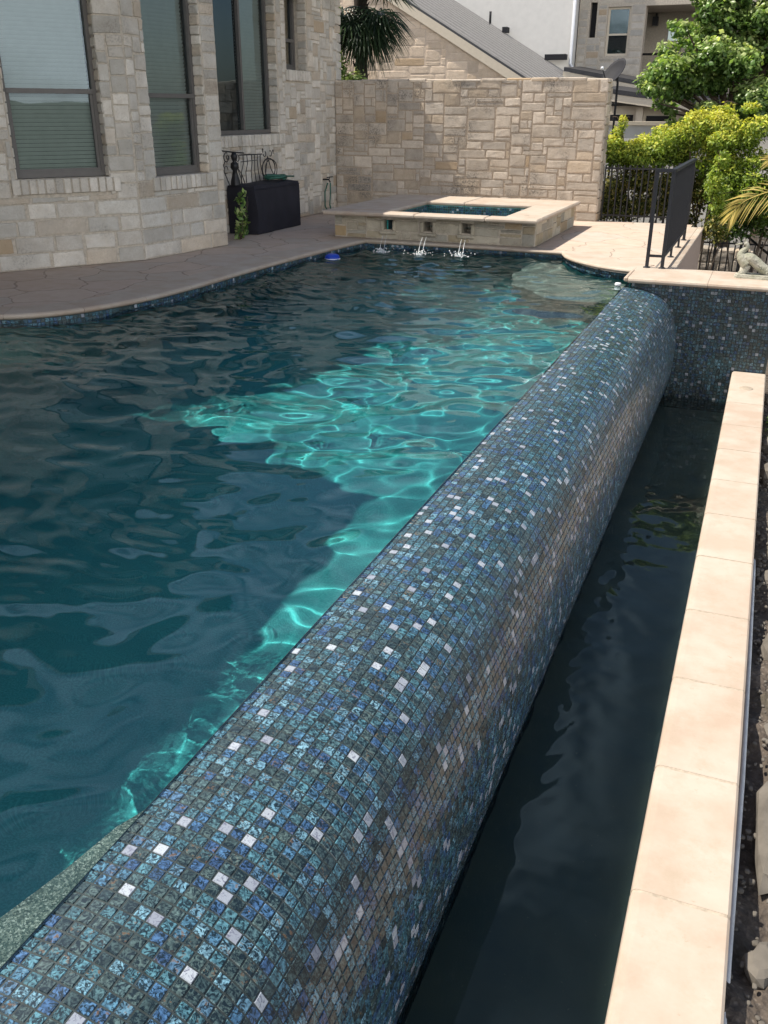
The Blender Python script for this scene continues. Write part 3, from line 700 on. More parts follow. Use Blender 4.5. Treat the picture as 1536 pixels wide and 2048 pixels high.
# falling jets and splashes
jets = ((-4.33, 10.60, SX[0]), (-3.83, 10.62, SX[1]), (-3.33, 10.66, SX[2]))
jl = ['thin falling water jet under the spillway nearest the house', 'thin falling water jet under the middle spillway', 'thin falling water jet under the spillway nearest the right corner']
slb = ['white splash where the jet nearest the house hits the pool', 'white splash where the middle jet hits the pool', 'white splash where the right hand jet hits the pool']
for k, (jx, jy, ox) in enumerate(jets):
    b = MB()
    for q in range(2):
        dx = (q-.5)*.045; pts = []; rad = []
        for t in np.linspace(.35, 1, 9):
            pts.append((ox+dx+(jx-ox)*t, by0-.02+(jy-by0+.02+.03*q)*t, .10-.21*t*t+.003*math.sin(t*20+q))); rad.append((.0014+.0022*abs(math.sin(t*9+q*2)))*(.3+t))
        b.tube(pts, rad, 6)
    o = b.build('water_jet', M['jet']); tag(o, jl[k], 'water jet', 'falling jets below the spa')
    b = MB(); rg = random.Random(40+k)
    for q in range(120):
        r = abs(rg.gauss(0, .055)); th = rg.uniform(0, 6.28); x = jx+r*math.cos(th)*1.5; y = jy+r*math.sin(th); s = rg.uniform(.002, .008)
        b.lathe([(0, s), (s*.8, s*.5), (s, 0), (s*.8, -s*.5), (0, -s)], (x, y, WZ+.004+rg.random()**3*.05), 6)
    o = b.build('splash', M['foam']); tag(o, slb[k], 'splash', 'splashes under the jets', kind='stuff')

# ------------------------------------------------------------------ garden wall (privacy wall)
gw = empty('garden_wall', (-4.4, 14.4, 0), 'tall rustic limestone wall standing behind the raised spa', 'stone wall')
wx0, wx1, wy, wh = -6.58, -2.335, 14.2, 1.92
b = MB(); b.box((wx0, wy, -.05), (wx1-.01, wy+.36, wh-.012))
ashlar(b, (wx0, wy, 0), (1, 0, 0), (0, -1, 0), wx1-wx0, wh, (), u=.062, v=.06, cw=(2, 7), ch=(1, 3), depth=.009, seed=22, mort=.016, band=[(1.74, 2, (3, 8), (3, 3))])
M['mortar_wall'] = plain('mortar_wall', (.42, .34, .26), .95, var=.2, scale=30, bump=.4)
ashlar(b, (wx1-.01, wy, 0), (0, 1, 0), (1, 0, 0), .36, wh, (), u=.06, v=.055, cw=(3, 6), ch=(2, 4), depth=.02, seed=23)
rg = random.Random(3); x = wx0
while x < wx1-.02:      # rough top stones
    w_ = min(rg.uniform(.18, .5), wx1-x); b.box((x+.004, wy-.012+rg.uniform(-.008, .01), wh-.03), (x+w_-.004, wy+.37, wh+rg.uniform(.004, .025)), 1, (rg.random(), rg.random(), rg.random()), bev=.012); x += w_
b.build('wall_masonry', [M['mortar_wall'], M['stone_wall']], gw)

# ------------------------------------------------------------------ house
house = empty('stone_house', (-8, 9, 0), 'limestone house with angled bay and tall windows with blinds', 'house')
A0 = np.array((-7.045, 7.123, 0)); B0 = np.array((-6.207, 8.384, 0)); C0 = np.array((-6.008, 9.79, 0)); D0 = np.array((-6.6, 10.2, 0)); E0 = np.array((-6.6, 14.42, 0))
def fr(A, Bp):
    U = (Bp-A); L = np.linalg.norm(U); U /= L; N = np.array((U[1], -U[0], 0)); return U, N, L
HT = 3.3
def facet(name, A, Bp, opening=None, seed=0, low=None, ov=.0, u=.06, v=.055, extra=(), ht=HT, cw=(2, 7)):
    U, N, L = fr(A, Bp); b = MB(); T = -.30
    ops = ([opening] if opening else [])+list(extra)
    # substrate boxes around openings (openings sorted by s)
    cur = -ov
    for (s0_, s1_, z0_, z1_) in sorted(ops):
        obox(b, A, U, N, cur, s0_, 0, ht, T, 0); obox(b, A, U, N, s0_, s1_, 0, z0_, T, 0); obox(b, A, U, N, s0_, s1_, z1_, ht, T, 0); cur = s1_
    obox(b, A, U, N, cur, L+ov, 0, ht, T, 0)
    holes = [(o[0]-.0, o[1]+.0, o[2]-.16, o[3]) for o in ops]
    band = [(0, .19, (4, 9), (3, 3)), (.19, .62, (3, 8), (3, 3))] if low else None
    ashlar(b, A, U, N, L, ht, holes, u=u, v=v, cw=cw, ch=(1, 4) if not low else (2, 3), depth=.02, seed=seed, band=band, mort=.016)
    for k, (s0_, s1_, z0_, z1_) in enumerate(ops):   # jamb quoins
        ashlar(b, A+U*s1_+N*(-.15), N, -U, .16, z1_-z0_, (), u=.08, v=.10, cw=(2, 2), ch=(1, 1), depth=.014, seed=seed+50+k, mort=.014) if True else None
        for z in (0,):
            b.v[-1] = b.v[-1]
        ashlar(b, A+U*s0_+N*(-.15), N, U, .16, z1_-z0_, (), u=.08, v=.10, cw=(2, 2), ch=(1, 1), depth=.014, seed=seed+70+k, mort=.014)
    return b, U, N
def lift(b, k0, dz):
    for i in range(k0, len(b.v)): b.v[i] = b.v[i]+np.array((0, 0, dz))

def facet2(A, Bp, ops, seed, low=False, ht=HT, cw=(2, 7)):
    U, N, L = fr(A, Bp); b = MB(); T = -.30; cur = 0
    for (s0_, s1_, z0_, z1_) in sorted(ops):
        obox(b, A, U, N, cur, s0_, 0, ht, T, 0); obox(b, A, U, N, s0_, s1_, 0, z0_-.004, T, 0); obox(b, A, U, N, s0_, s1_, z1_, ht, T, 0); cur = s1_
    obox(b, A, U, N, cur, L, 0, ht, T, 0)
    holes = [(o[0], o[1], o[2]-.155, o[3]) for o in ops]
    band = [(0, .17, (5, 11), (3, 3)), (.17, .66, (3, 9), (3, 3))] if low else None
    ashlar(b, A, U, N, L, ht, holes, u=.058, v=.053, cw=cw, ch=(2, 3) if low else (1, 4), depth=.012, seed=seed, band=band, mort=.015)
    for k, (s0_, s1_, z0_, z1_) in enumerate(ops):
        for (s_, nn) in ((s1_, -U), (s0_, U)):
            k0 = len(b.v); ashlar(b, A+U*s_-N*.145, N, nn, .15, z1_-z0_, (), u=.075, v=.10, cw=(2, 2), ch=(1, 1), depth=.014, seed=seed+50+k, mort=.014); lift(b, k0, z0_)
    o = b.build('wall', [M['mortar'], M['stone_house']], house)
    # sills
    for k, (s0_, s1_, z0_, z1_) in enumerate(ops):
        b = MB(); s = s0_-.07; rg = random.Random(seed+k); n = 0
        while s < s1_+.05:
            w_ = rg.uniform(.075, .10); k0 = len(b.v)
            obox(b, A, U, N, s+.007, s+w_-.007, z0_-.15+rg.uniform(0, .008), z0_-.006+rg.uniform(-.004, .002), -.12, .034+rg.uniform(-.006, .006), 0, (rg.uniform(.3, .8), rg.random(), rg.random()*.9)); s += w_
        obox(b, A, U, N, s0_-.06, s1_+.04, z0_-.146, z0_-.016, -.13, .018, 1)
        o = b.build('window_sill', [M['stone_house'], M['mortar']], house)
        md = o.modifiers.new('b', 'BEVEL'); md.width = .009; md.segments = 2
    return U, N

def window(A, U, N, s0, s1, z0, z1, rail=None, vert=None, rec=.13, blind=True, dark=None):
    w = MB(); fwid = .05; d0, d1 = -rec-.06, -rec+.012
    obox(w, A, U, N, s0, s0+fwid, z0, z1, d0, d1); obox(w, A, U, N, s1-fwid, s1, z0, z1, d0, d1)
    obox(w, A, U, N, s0+fwid, s1-fwid, z0, z0+fwid, d0, d1-.002); obox(w, A, U, N, s0+fwid, s1-fwid, z1-fwid, z1, d0, d1-.002)
    if rail:
        obox(w, A, U, N, s0+fwid, s1-fwid, rail-.022, rail+.022, d0+.01, d1+.006)
        for sa, sb in ((s0+fwid, s0+fwid+.028), (s1-fwid-.028, s1-fwid)): obox(w, A, U, N, sa, sb, z0+fwid, rail-.022, d0+.02, d1-.012)
        obox(w, A, U, N, s0+fwid+.028, s1-fwid-.028, z0+fwid, z0+fwid+.03, d0+.02, d1-.013)
    if vert: obox(w, A, U, N, vert-.022, vert+.022, z0+fwid, z1-fwid, d0+.01, d1+.004)
    f = w.build('window', M['frame'], house)
    g = MB(); V = [A+U*s+np.array((0, 0, z))-N*(rec+.028) for s, z in ((s0+.03, z0+.03), (s1-.03, z0+.03), (s1-.03, z1-.03), (s0+.03, z1-.03))]
    g.add(V, [(0, 1, 2, 3)]); g.build('pane', M['glass'], f)
    if blind:
        bl = MB(); z = z0+.05; a0 = s0+.06 if blind is True else blind[0]; a1 = s1-.06 if blind is True else blind[1]
        while z < z1-.03:
            V = []
            for s in (a0, a1):
                for (dz, dd) in ((0, -.012), (.018, .001), (.036, .010)): V.append(A+U*s+np.array((0, 0, z+dz))-N*(rec+.075-dd))
            bl.add(V, [(0, 3, 4, 1), (1, 4, 5, 2)], 0, None, True); z += .0385
        bl.build('blind', M['blind'], f)
    r = MB(); obox(r, A, U, N, s0-.02, s1+.02, z0-.02, z1+.02, -.42, -.40); r.build('interior_panel', M['inside'], f)

U1, N1 = facet2(A0, B0, [(.30, 1.24, .87, 2.95)], 101, True); window(A0, U1, N1, .30, 1.24, .87, 2.95, rail=1.665)
# wall part left of the bay window continues further left
Am = A0-U1*2.2; facet2(Am, A0, [], 102, True)
U2, N2 = facet2(B0, C0, [(.29, 1.17, .84, 2.95)], 103, True); window(B0, U2, N2, .29, 1.17, .84, 2.95, rail=1.64)
facet2(C0, D0, [], 104, True)
E0 = np.array((-6.6, 14.40, 0)); U3, N3 = facet2(D0, E0, [(.30, 2.13, 1.20, 3.0), (2.42, 3.07, 2.03, 3.0)], 105, False, cw=(2, 6))
window(D0, U3, N3, .30, 2.13, 1.20, 3.0, vert=1.38, rec=.14, blind=(1.40, 2.07)); window(D0, U3, N3, 2.42, 3.07, 2.03, 3.0, rail=2.42, rec=.2, blind=False)
b = MB(); b.box((-9.6, 14.12, 0), (-6.905, 14.42, HT)); rg = random.Random(4); z = .0
while z < HT:
    h_ = rg.uniform(.10, .17); b.box((-6.9, 14.42-rg.choice((.12, .2, .16)), z+.006), (-6.575+rg.uniform(-.004, .004), 14.435+rg.uniform(-.008, .01), min(z+h_-.006, HT)), 1, (rg.random(), rg.random(), rg.random()*.9), bev=.012); z += h_
b.build('wall_corner', [M['mortar'], M['stone_house']], house)
# other masses off the frame: two storey wing nearer the camera, roofs and eaves
b = MB(); b.box((-12, -3.5, 0), (-6.3, 4.2, 5.2)); b.build('wing_wall', M['stucco_tan'], house)
b = MB(); b.prism([(-12.6, -4.2), (-5.52, -4.2), (-5.52, 3.78), (-7.5, 4.2), (-12.6, 4.0)], 5.2, 5.36); b.build('wing_roof', M['roof_dark'], house)
b = MB()
b.prism([(-12, 4.3), (-6.45, 4.45), (-6.3, 4.8), (-5.83, 5.25), (-5.56, 6.1), (-5.53, 7.4), (-5.62, 8.4), (-6.2, 8.9), (-6.2, 16), (-12, 16)], 3.3, 3.42, 0)
b.add([(-12, 5, 3.43), (-6.9, 5.4, 3.43), (-6.2, 9.4, 3.43), (-6.2, 16, 3.43), (-12, 16, 3.43), (-9.4, 8, 4.4), (-9.4, 14, 4.6), (-12, 10, 4.4)], [(0, 1, 5), (1, 2, 5), (2, 3, 6, 5), (3, 4, 6), (4, 7, 6), (0, 5, 7), (5, 6, 7)], 1)
b.build('roof', [M['soffit'], M['roof_dark']], house)

# ------------------------------------------------------------------ things by the house
def cover_box():
    t = empty('covered_box', (-6.36, 11.4, 0), 'low black fabric covered box standing against the house wall', 'covered box')
    b = MB(); x0, x1, y0, y1, z1 = -6.575, -6.15, 10.78, 12.02, .61
    nx, ny, nz = 8, 16, 8
    def P(u, v, w):
        x = x0+(x1-x0)*u; y = y0+(y1-y0)*v; z = z1*w
        f = .012*math.sin(9*v+4*w)+.008*math.sin(23*v+3*w+2)+.006*math.sin(31*u+5*w)
        cx = (u-.5)*2; cyy = (v-.5)*2; e = 1-.035*max(0, w-.85)/.15*1.0
        return ((x-(x0+x1)/2)*e+(x0+x1)/2+(f*.8 if u > .99 else 0), (y-(y0+y1)/2)*(1-.03*max(0, w-.85)/.15)+(y0+y1)/2+(f*.6 if v < .01 else 0), z+(.006*math.sin(7*u+11*v) if w > .99 else 0)-(.012 if (w > .99 and (u in (0, 1) or v in (0, 1))) else 0))
    def grid(fn, a, c):
        V = [fn(i/a, j/c) for j in range(c+1) for i in range(a+1)]; b.add(V, [(j*(a+1)+i, j*(a+1)+i+1, (j+1)*(a+1)+i+1, (j+1)*(a+1)+i) for j in range(c) for i in range(a)], 0, None, True)
    grid(lambda i, j: P(1, i, j), ny, nz); grid(lambda i, j: P(i, 0, j), nx, nz); grid(lambda i, j: P(1-i, 1, j), nx, nz); grid(lambda i, j: P(0, 1-i, j), ny, nz); grid(lambda i, j: P(i, j, 1), nx, ny)
    b.build('cover', M['cloth'], t)
    b = MB(); b.tube([P(1, i/20, .93) if False else (x1+.004, y0+(y1-y0)*i/20, z1-.05+.004*math.sin(i)) for i in range(21)], .005, 6); b.build('cover_seam', M['cloth'], t)
cover_box()
# wrought iron figure planter / rack on the box
t = empty('iron_garden_rack', (-6.42, 11.2, .61), 'black wrought iron scroll rack with a ring standing on the covered box', 'iron rack')
def arc(cx, cz, r, a0, a1, x, n=14, k=1.0): return [(x, cx+r*k*math.cos(R(a0+(a1-a0)*i/n)), cz+r*math.sin(R(a0+(a1-a0)*i/n))) for i in range(n+1)]
b = MB(); X = -6.46
b.tube([(X, 10.42, 1.04), (X, 10.62, 1.02), (X, 11.06, .985)], .009, 6); b.tube([(X, 10.95, .965), (X, 11.55, .955)], .008, 6); b.tube([(X, 10.98, .88), (X, 11.4, .885)], .005, 6)
b.build('top_bar', M['iron'], t)
b = MB(); b.tube([(X, 11.52, .70), (X, 11.52, .71)], .004, 5)
b.tube(arc(11.72, .76, .135, 0, 360, X, 28, 1.35), .008, 6); b.tube(arc(11.75, .75, .13, 0, 360, X+.02, 28, 1.3), .006, 6)
b.tube([(X, 11.70, .92), (X, 11.66, .80), (X, 11.60, .62)], .006, 5); b.tube([(X, 11.70, .92), (X, 11.78, .76), (X, 11.9, .62)], .006, 5)
b.tube(arc(11.62, .955, .035, 180, 420, X), .006, 5); b.tube(arc(11.78, .955, .035, 120, -120, X), .006, 5)
b.lathe([(0, .03), (.014, .01), (.008, 0), (.004, -.03)], (X, 11.57, 1.0), 8); b.lathe([(0, .03), (.014, .01), (.008, 0), (.004, -.03)], (X, 11.86, .975), 8)
b.build('ring_ornament', M['iron'], t)
b = MB()
for k, y in enumerate((11.04, 11.14, 11.26, 11.34, 11.42, 11.50)):
    b.tube([(X, y, .955), (X, y+.012*math.sin(k), .86), (X, y+.05*(k-2.5)/3-.02, .75), (X, y+.09*(k-2.5)/3, .615)], .0055, 5)
b.tube([(X, 10.9, .80), (X, 10.99, .72), (X, 11.05, .615)], .006, 5); b.tube([(X, 10.9, .78), (X, 10.95, .70), (X, 10.98, .615)], .006, 5)
b.build('bent_bars', M['iron'], t)
for pts_, r_ in ((arc(10.62, .95, .055, 60, 380, X), .006), (arc(10.66, .95, .028, 90, 400, X), .005), (arc(10.60, .80, .045, 0, 300, X), .005), ([(X, 10.58, .90), (X, 10.52, .82), (X, 10.58, .74), (X, 10.66, .62)], .006), (arc(10.9, .93, .04, 120, -160, X), .006)):
    b = MB(); b.tube(pts_, r_, 5); b.build('scroll', M['iron'], t)
b = MB(); b.lathe([(.0, .40), (.03, .385), (.042, .35), (.036, .31), (.022, .285), (.05, .26), (.055, .21), (.028, .17), (.045, .10), (.06, .05), (.065, 0)], (X+.02, 10.78, .61), 14); b.build('urn_stem', M['iron'], t)
# coil of hose on the box
b = MB(); pts = []
for i in range(170):
    a = i*.26; r = .15+.025*math.sin(i*.21)+.01*math.sin(i*.9); pts.append((-6.34+r*.8*math.cos(a), 11.68+r*1.15*math.sin(a), .632+.012*abs(math.sin(i*.37))+i*.00025))
b.tube(pts, .0105, 6); b.tube([(-6.3, 11.5, .65), (-6.25, 11.9, .66), (-6.22, 12.0, .655)], .011, 6)
o = b.build('hose_coil', M['hose']); tag(o, 'green garden hose coiled loosely on the black covered box', 'garden hose')
# wall tap with hose down the wall and reel on the deck
t = empty('wall_tap', (-6.58, 13.7, .5), 'outdoor tap with lever on the house wall beside the garden wall', 'tap')
b = MB(); b.tube([(-6.6, 13.72, .50), (-6.50, 13.72, .50), (-6.47, 13.72, .46)], .012, 8); b.build('spout', M['dish'], t)
b = MB(); b.tube([(-6.48, 13.62, .535), (-6.48, 13.84, .535)], .008, 6); b.tube([(-6.49, 13.72, .50), (-6.48, 13.72, .535)], .007, 6); b.build('lever', M['iron'], t)
b = MB(); b.tube([(-6.47, 13.72, .45), (-6.48, 13.74, .3), (-6.49, 13.73, .12), (-6.45, 13.7, .02)], .011, 6, 0); b.tube([(-6.50, 13.69, .45), (-6.52, 13.62, .32), (-6.52, 13.62, .1), (-6.48, 13.66, .015), (-6.3, 13.9, .015)], .011, 6)
o = b.build('standing_hose', M['hose']); tag(o, 'green hose hanging from the tap down the house wall', 'garden hose')
b = MB(); pts = []
for i in range(200):
    a = i*.25; r = .20+.03*math.sin(i*.17); pts.append((-6.1+r*1.3*math.cos(a)+.1*math.sin(i*.01), 13.85+r*.55*math.sin(a), .014+i*.0003+.008*abs(math.sin(i*.41))))
b.tube(pts, .011, 6); o = b.build('hose_pile', M['hose']); tag(o, 'green hose lying coiled on the deck behind the spa corner', 'garden hose')
# plant at the bay corner
t = empty('corner_plant', (-6.25, 10.35, 0), 'leafy green potless plant growing between house corner and covered box', 'plant')
b = MB(); st = []
for k, (dx, dy, h) in enumerate(((0, 0, .58), (.03, .08, .45), (-.03, .04, .36), (.04, -.03, .3), (.0, .12, .50))):
    b.tube([(-6.14+dx*.3, 10.3+dy*.3, 0), (-6.13+dx, 10.32+dy, h*.5), (-6.12+dx*1.3, 10.34+dy*1.5, h)], [.006, .005, .003], 5); st.append((-6.12+dx*1.2, 10.33+dy*1.3, h))
b.build('stem', M['bark'], t)
b = MB(); leaves(b, 160, [(-6.13, 10.33, .13, .08, .14, .13, 3), (-6.12, 10.36, .3, .07, .12, .12, 2), (-6.12, 10.38, .5, .06, .10, .10, 1)], .075, 61, 1.7); b.build('foliage', M['leaf_green'], t)

# pool floats
t = empty('chlorine_floater', (-4.67, 9.92, WZ), 'round blue chlorine floater drifting under the pool coping', 'pool float')
b = MB(); b.lathe([(0, .055), (.05, .052), (.075, .04), (.088, .018), (.09, .0)], (-4.67, 9.92, WZ), 24); b.build('dome', M['blue'], t)
b = MB(); b.lathe([(.091, .004), (.095, 0), (.09, -.012), (.05, -.03), (.035, -.1), (0, -.1)], (-4.67, 9.92, WZ), 24); b.build('collar', M['white'], t)
t = empty('small_float', (-1.22, 9.30, WZ), 'small white plastic float by the pier corner at the water edge', 'pool float')
b = MB(); b.lathe([(0, .03), (.028, .026), (.035, .012), (.03, 0)], (-1.262, 9.38, WZ+.005), 14); b.build('cap', M['white'], t)
b = MB(); b.lathe([(0.018, .0), (.02, -.03), (0, -.04)], (-1.262, 9.38, WZ+.01), 12); b.build('stub', M['white'], t)

# ------------------------------------------------------------------ railing
rl = empty('metal_railing', (-.92, 11, 0), 'dark metal railing with close bars running back along the deck edge', 'railing')
def post(x, y, z1=.95, r=.017): 
    b = MB(); b.box((x-r, y-r, 0), (x+r, y+r, z1)); b.lathe([(0, .012), (.03, .012), (.038, .004), (.038, 0)], (x, y, .0045), 12); b.build('post', M['iron_blue'], rl)
RY = 9.99
post(-1.07, RY); post(-.915, RY); post(-.915, 12.42)
for yy in (10.85, 11.7): post(-.915, yy, .14, .012)
b = MB(); b.box((-1.09, RY-.02, .945), (-.895, RY+.02, .975)); b.box((-.94, RY+.021, .945), (-.89, 12.44, .975)); b.build('top_rail', M['iron_blue'], rl)
b = MB(); b.box((-1.052, RY-.01, .115), (-.933, RY+.01, .14)); b.box((-.927, RY+.018, .115), (-.903, 12.40, .14)); b.build('bottom_rail', M['iron_blue'], rl)
bal = None
for k in range(23):
    y = RY+.10+k*.1
    if bal is None:
        b = MB(); b.box((-.923, y-.008, .14), (-.907, y+.008, .945)); bal = b.build('baluster', M['iron_blue'], rl)
    else:
        c = bal.copy(); sc.collection.objects.link(c); c.parent = rl; c.matrix_parent_inverse = bal.matrix_parent_inverse.copy(); c.location = (0, .1*k, 0)

# deck retaining wall at the right
t = empty('deck_retaining_wall', (-.86, 12, -1), 'tan stucco retaining wall with pale cap holding up the right side of the deck', 'retaining wall')
b = MB(); b.box((-.965, 10.06, -2.4), (-.785, 13.93, -.012)); b.build('wall_body', M['stucco_tan'], t)
b = MB(); b.box((-.97, 10.055, -.012), (-.86, 13.94, .006), bev=.004); b.box((-.856, 10.055, -.012), (-.775, 13.94, .014), bev=.006); b.build('wall_cap', M['coping'], t)

# ------------------------------------------------------------------ peacock statue
pk = empty('peacock_statue', (-.1, 9.75, .004), 'weathered pale stone peacock statue perched on the pier coping', 'statue')
b = MB()
neck = catmull([(-.095, 9.75, .13), (-.15, 9.75, .20), (-.155, 9.75, .245), (-.118, 9.75, .285), (-.122, 9.75, .318), (-.15, 9.75, .328)], 5)
nr = np.interp(np.linspace(0, 1, len(neck)), [0, .2, .4, .6, .8, .92, 1], [.062, .05, .031, .021, .020, .021, .012])
b.tube(neck, list(nr), 14)
body = catmull([(-.175, 9.75, .185), (-.14, 9.75, .19), (-.08, 9.75, .19), (-.02, 9.76, .155), (.05, 9.765, .10), (.14, 9.77, .05), (.26, 9.775, .02), (.40, 9.78, .005)], 5)
br_ = np.interp(np.linspace(0, 1, len(body)), [0, .1, .25, .4, .55, .7, .85, 1], [.02, .042, .052, .05, .05, .046, .036, .02])
b.tube(body, list(br_), 16, sx=[1.0]*10+[1.25]*(len(body)-10))
pkb = b
b = MB(); b.tube([(-.165, 9.75, .327), (-.19, 9.75, .318), (-.222, 9.75, .312)], [.010, .008, .0055], 8); b.lathe([(0, .008), (.006, .004), (.008, 0), (.006, -.004), (0, -.008)], (-.222, 9.75, .312), 8); b.build('beak', M['statue'], pk)
b = MB(); 
for a in (-.012, 0, .012): b.tube([(-.142, 9.75, .34), (-.145+a*.6, 9.75+a*.2, .352), (-.146+a, 9.75+a*.4, .362)], [.003, .003, .006], 6)
b.build('crest', M['statue'], pk)
b = pkb; rg = random.Random(2)
for i in range(70):
    t_ = rg.uniform(.35, 1); k = t_*(len(body)-1); p = body[int(k)]; r = np.interp(k, range(len(body)), br_); th = rg.uniform(-1.5, 1.5)
    c = (p.x, p.y-r*1.2*math.sin(th+.3), p.z+r*math.cos(th+.3)); s = .011*rg.uniform(.8, 1.3)
    b.lathe([(0, s*.5), (s*.7, s*.3), (s, 0), (s*.7, -s*.3)], c, 8)
b.build('body', M['statue'], pk)
b = MB(); b.tube([(-.135, 9.75, .01), (-.12, 9.75, .06), (-.10, 9.75, .13)], [.048, .036, .05], 12)
bp = [(-.2, 9.72), (-.17, 9.67), (-.05, 9.66), (.1, 9.64), (.3, 9.66), (.42, 9.72), (.42, 9.84), (.2, 9.86), (-.1, 9.84), (-.19, 9.79)]; b.prism(bp, .004, .024); b.prism([(x*.93-.005, 9.75+(y-9.75)*.85) for x, y in bp], .024, .04); b.build('rock_base', M['statue'], pk)

# ------------------------------------------------------------------ ground on the right
b = MB(); rg = np.random.default_rng(5)
gx = np.concatenate([np.arange(.20, 1.6, .05), np.arange(1.6, 4, .3), np.array([5, 8, 14, 30, 80, 300])]); gy = np.concatenate([np.array([-300, -80, -20, -6, -3]), np.arange(-1.5, 9.4, .06), np.array([9.4])])
X, Y = np.meshgrid(gx, gy); Zg = -1.02+.03*np.sin(7*X+3*Y)+.02*np.sin(13*Y-5*X)+.015*np.sin(31*X+17*Y)+rg.normal(size=X.shape)*.008-.25*np.clip(X-1, 0, 3)-.1*np.clip(X-4, 0, 50); ny, nx = X.shape
b.add(np.stack([X, Y, Zg], -1), [(j*nx+i, j*nx+i+1, (j+1)*nx+i+1, (j+1)*nx+i) for j in range(ny-1) for i in range(nx-1)], 0, None, True)
tag(b.build('garden_ground', M['soil']), kind='structure')
b = MB(); b.add([(-400, 14.36, -1.7), (400, 9.4, -1.7), (400, 500, -1.7), (-400, 500, -1.7), (-.78, 9.4, -1.7)], [(0, 4, 1, 2, 3)]); tag(b.build('lower_ground', M['soil']), kind='structure')
b = MB(); b.add([(-400, -400, -4.5), (400, -400, -4.5), (400, 9.3, -4.5), (-400, 9.3, -4.5)], [(0, 1, 2, 3)]); tag(b.build('ground', M['land']), kind='structure')
# hills far to the right and behind, seen mirrored in the windows
b = MB()
for (cx_, cy__, r_, h_, sd) in ((320, -160, 160, 9, 1), (360, 60, 150, 8, 2), (120, -360, 170, 10, 3)):
    n1, n2 = 24, 10; V = []; rg = np.random.default_rng(sd); ph = rg.random(4)*6
    for j in range(n2+1):
        for i in range(n1):
            a = 2*math.pi*i/n1; q = j/n2; V.append((cx_+r_*(1-q)*math.cos(a), cy__+r_*(1-q)*math.sin(a), -5+h_*math.sin(q*math.pi/2)*(1+.18*math.sin(3*a+ph[0])+.1*math.sin(7*a+ph[1]))))
    b.add(V, [(j*n1+i, j*n1+(i+1) % n1, (j+1)*n1+(i+1) % n1, (j+1)*n1+i) for j in range(n2) for i in range(n1)], 0, None, True)
tag(b.build('hills', M['land']), kind='structure')

def rock(mb, c, s, seed, flat=.6, rot=0):
    rg = np.random.default_rng(seed); n1, n2 = 10, 6; V = []; ph = rg.random(6)*6
    for j in range(n2+1):
        th = math.pi*j/n2
        for i in range(n1):
            a = 2*math.pi*i/n1; r = 1+.18*math.sin(2*a+ph[0])+.13*math.sin(3*a+ph[1]+th*2)+.06*rg.normal()
            x = r*math.sin(th)*math.cos(a); y = r*math.sin(th)*math.sin(a)
            x = np.sign(x)*abs(x)**.75; y = np.sign(y)*abs(y)**.75
            V.append((c[0]+s[0]*(x*math.cos(rot)-y*math.sin(rot)), c[1]+s[1]*(x*math.sin(rot)+y*math.cos(rot)), c[2]+s[2]*np.sign(math.cos(th))*abs(math.cos(th))**.7))
    mb.add(V, [(j*n1+i, (j+1)*n1+i, (j+1)*n1+(i+1) % n1, j*n1+(i+1) % n1) for j in range(n2) for i in range(n1)], 0, None, False)
rocks = [((.385, 3.0, -1.0), (.07, .28, .06), 'long grey slab half sunk in soil beside the basin wall, nearest one'), ((.40, 4.35, -1.0), (.09, .13, .07), 'blocky grey stone half sunk in soil beside the grey pipe'),
         ((.36, 2.35, -1.0), (.05, .08, .04), 'small pale stone on soil in the bottom right corner'), ((.34, 6.9, -.98), (.07, .10, .09), 'cream boulder touching the basin wall, middle of the row'),
         ((.33, 7.6, -1.0), (.06, .13, .07), 'flat brown stone against the basin wall below the green clump'), ((.37, 5.2, -1.02), (.06, .10, .05), 'small brown stone on soil right of the pipe top'), ((.33, 8.9, -.98), (.06, .07, .06), 'orange tan stone by the far end of the basin wall'), ((.38, 3.65, -1.02), (.05, .07, .05), 'rounded grey stone on soil between the slab and the pipe')]
for k, (c, s, lb) in enumerate(rocks):
    b = MB(); rock(b, c, s, 100+k, rot=.3*k); tag(b.build('rock', M['rock']), lb, 'rock', 'rocks in the soil beside the basin wall')
b = MB(); rg_ = random.Random(9)
for k in range(650):
    x = .255+abs(rg_.gauss(0, .13)); y = rg_.uniform(1.2, 9.2); s = rg_.uniform(.004, .012)*(1.6 if rg_.random() < .1 else 1); rock(b, (x, y, -1.0+.02*rg_.random()), (s, s*1.2, s*.7), 500+k)
tag(b.build('rubble', M['rock']), 'loose gravel and rubble scattered on dark soil', 'gravel', kind='stuff')
b = MB(); b.tube([(.256, 5.28, -.95), (.258, 5.1, -.935), (.261, 4.5, -.935), (.264, 4.1, -.94), (.268, 3.2, -.96), (.262, 2.3, -.985), (.255, 1.0, -1.0)], .010, 10); tag(b.build('conduit_pipe', M['pvc']), 'thin pale grey plastic pipe lying beside the basin wall', 'pipe')
t = empty('green_clump', (.36, 8.1, -1), 'low clump of green leaves between rocks beside the basin wall', 'plant')
b = MB(); leaves(b, 420, [(.37, 8.1, -.97, .09, .30, .10)], .05, 77, 3); b.build('foliage', M['leaf_green'], t)

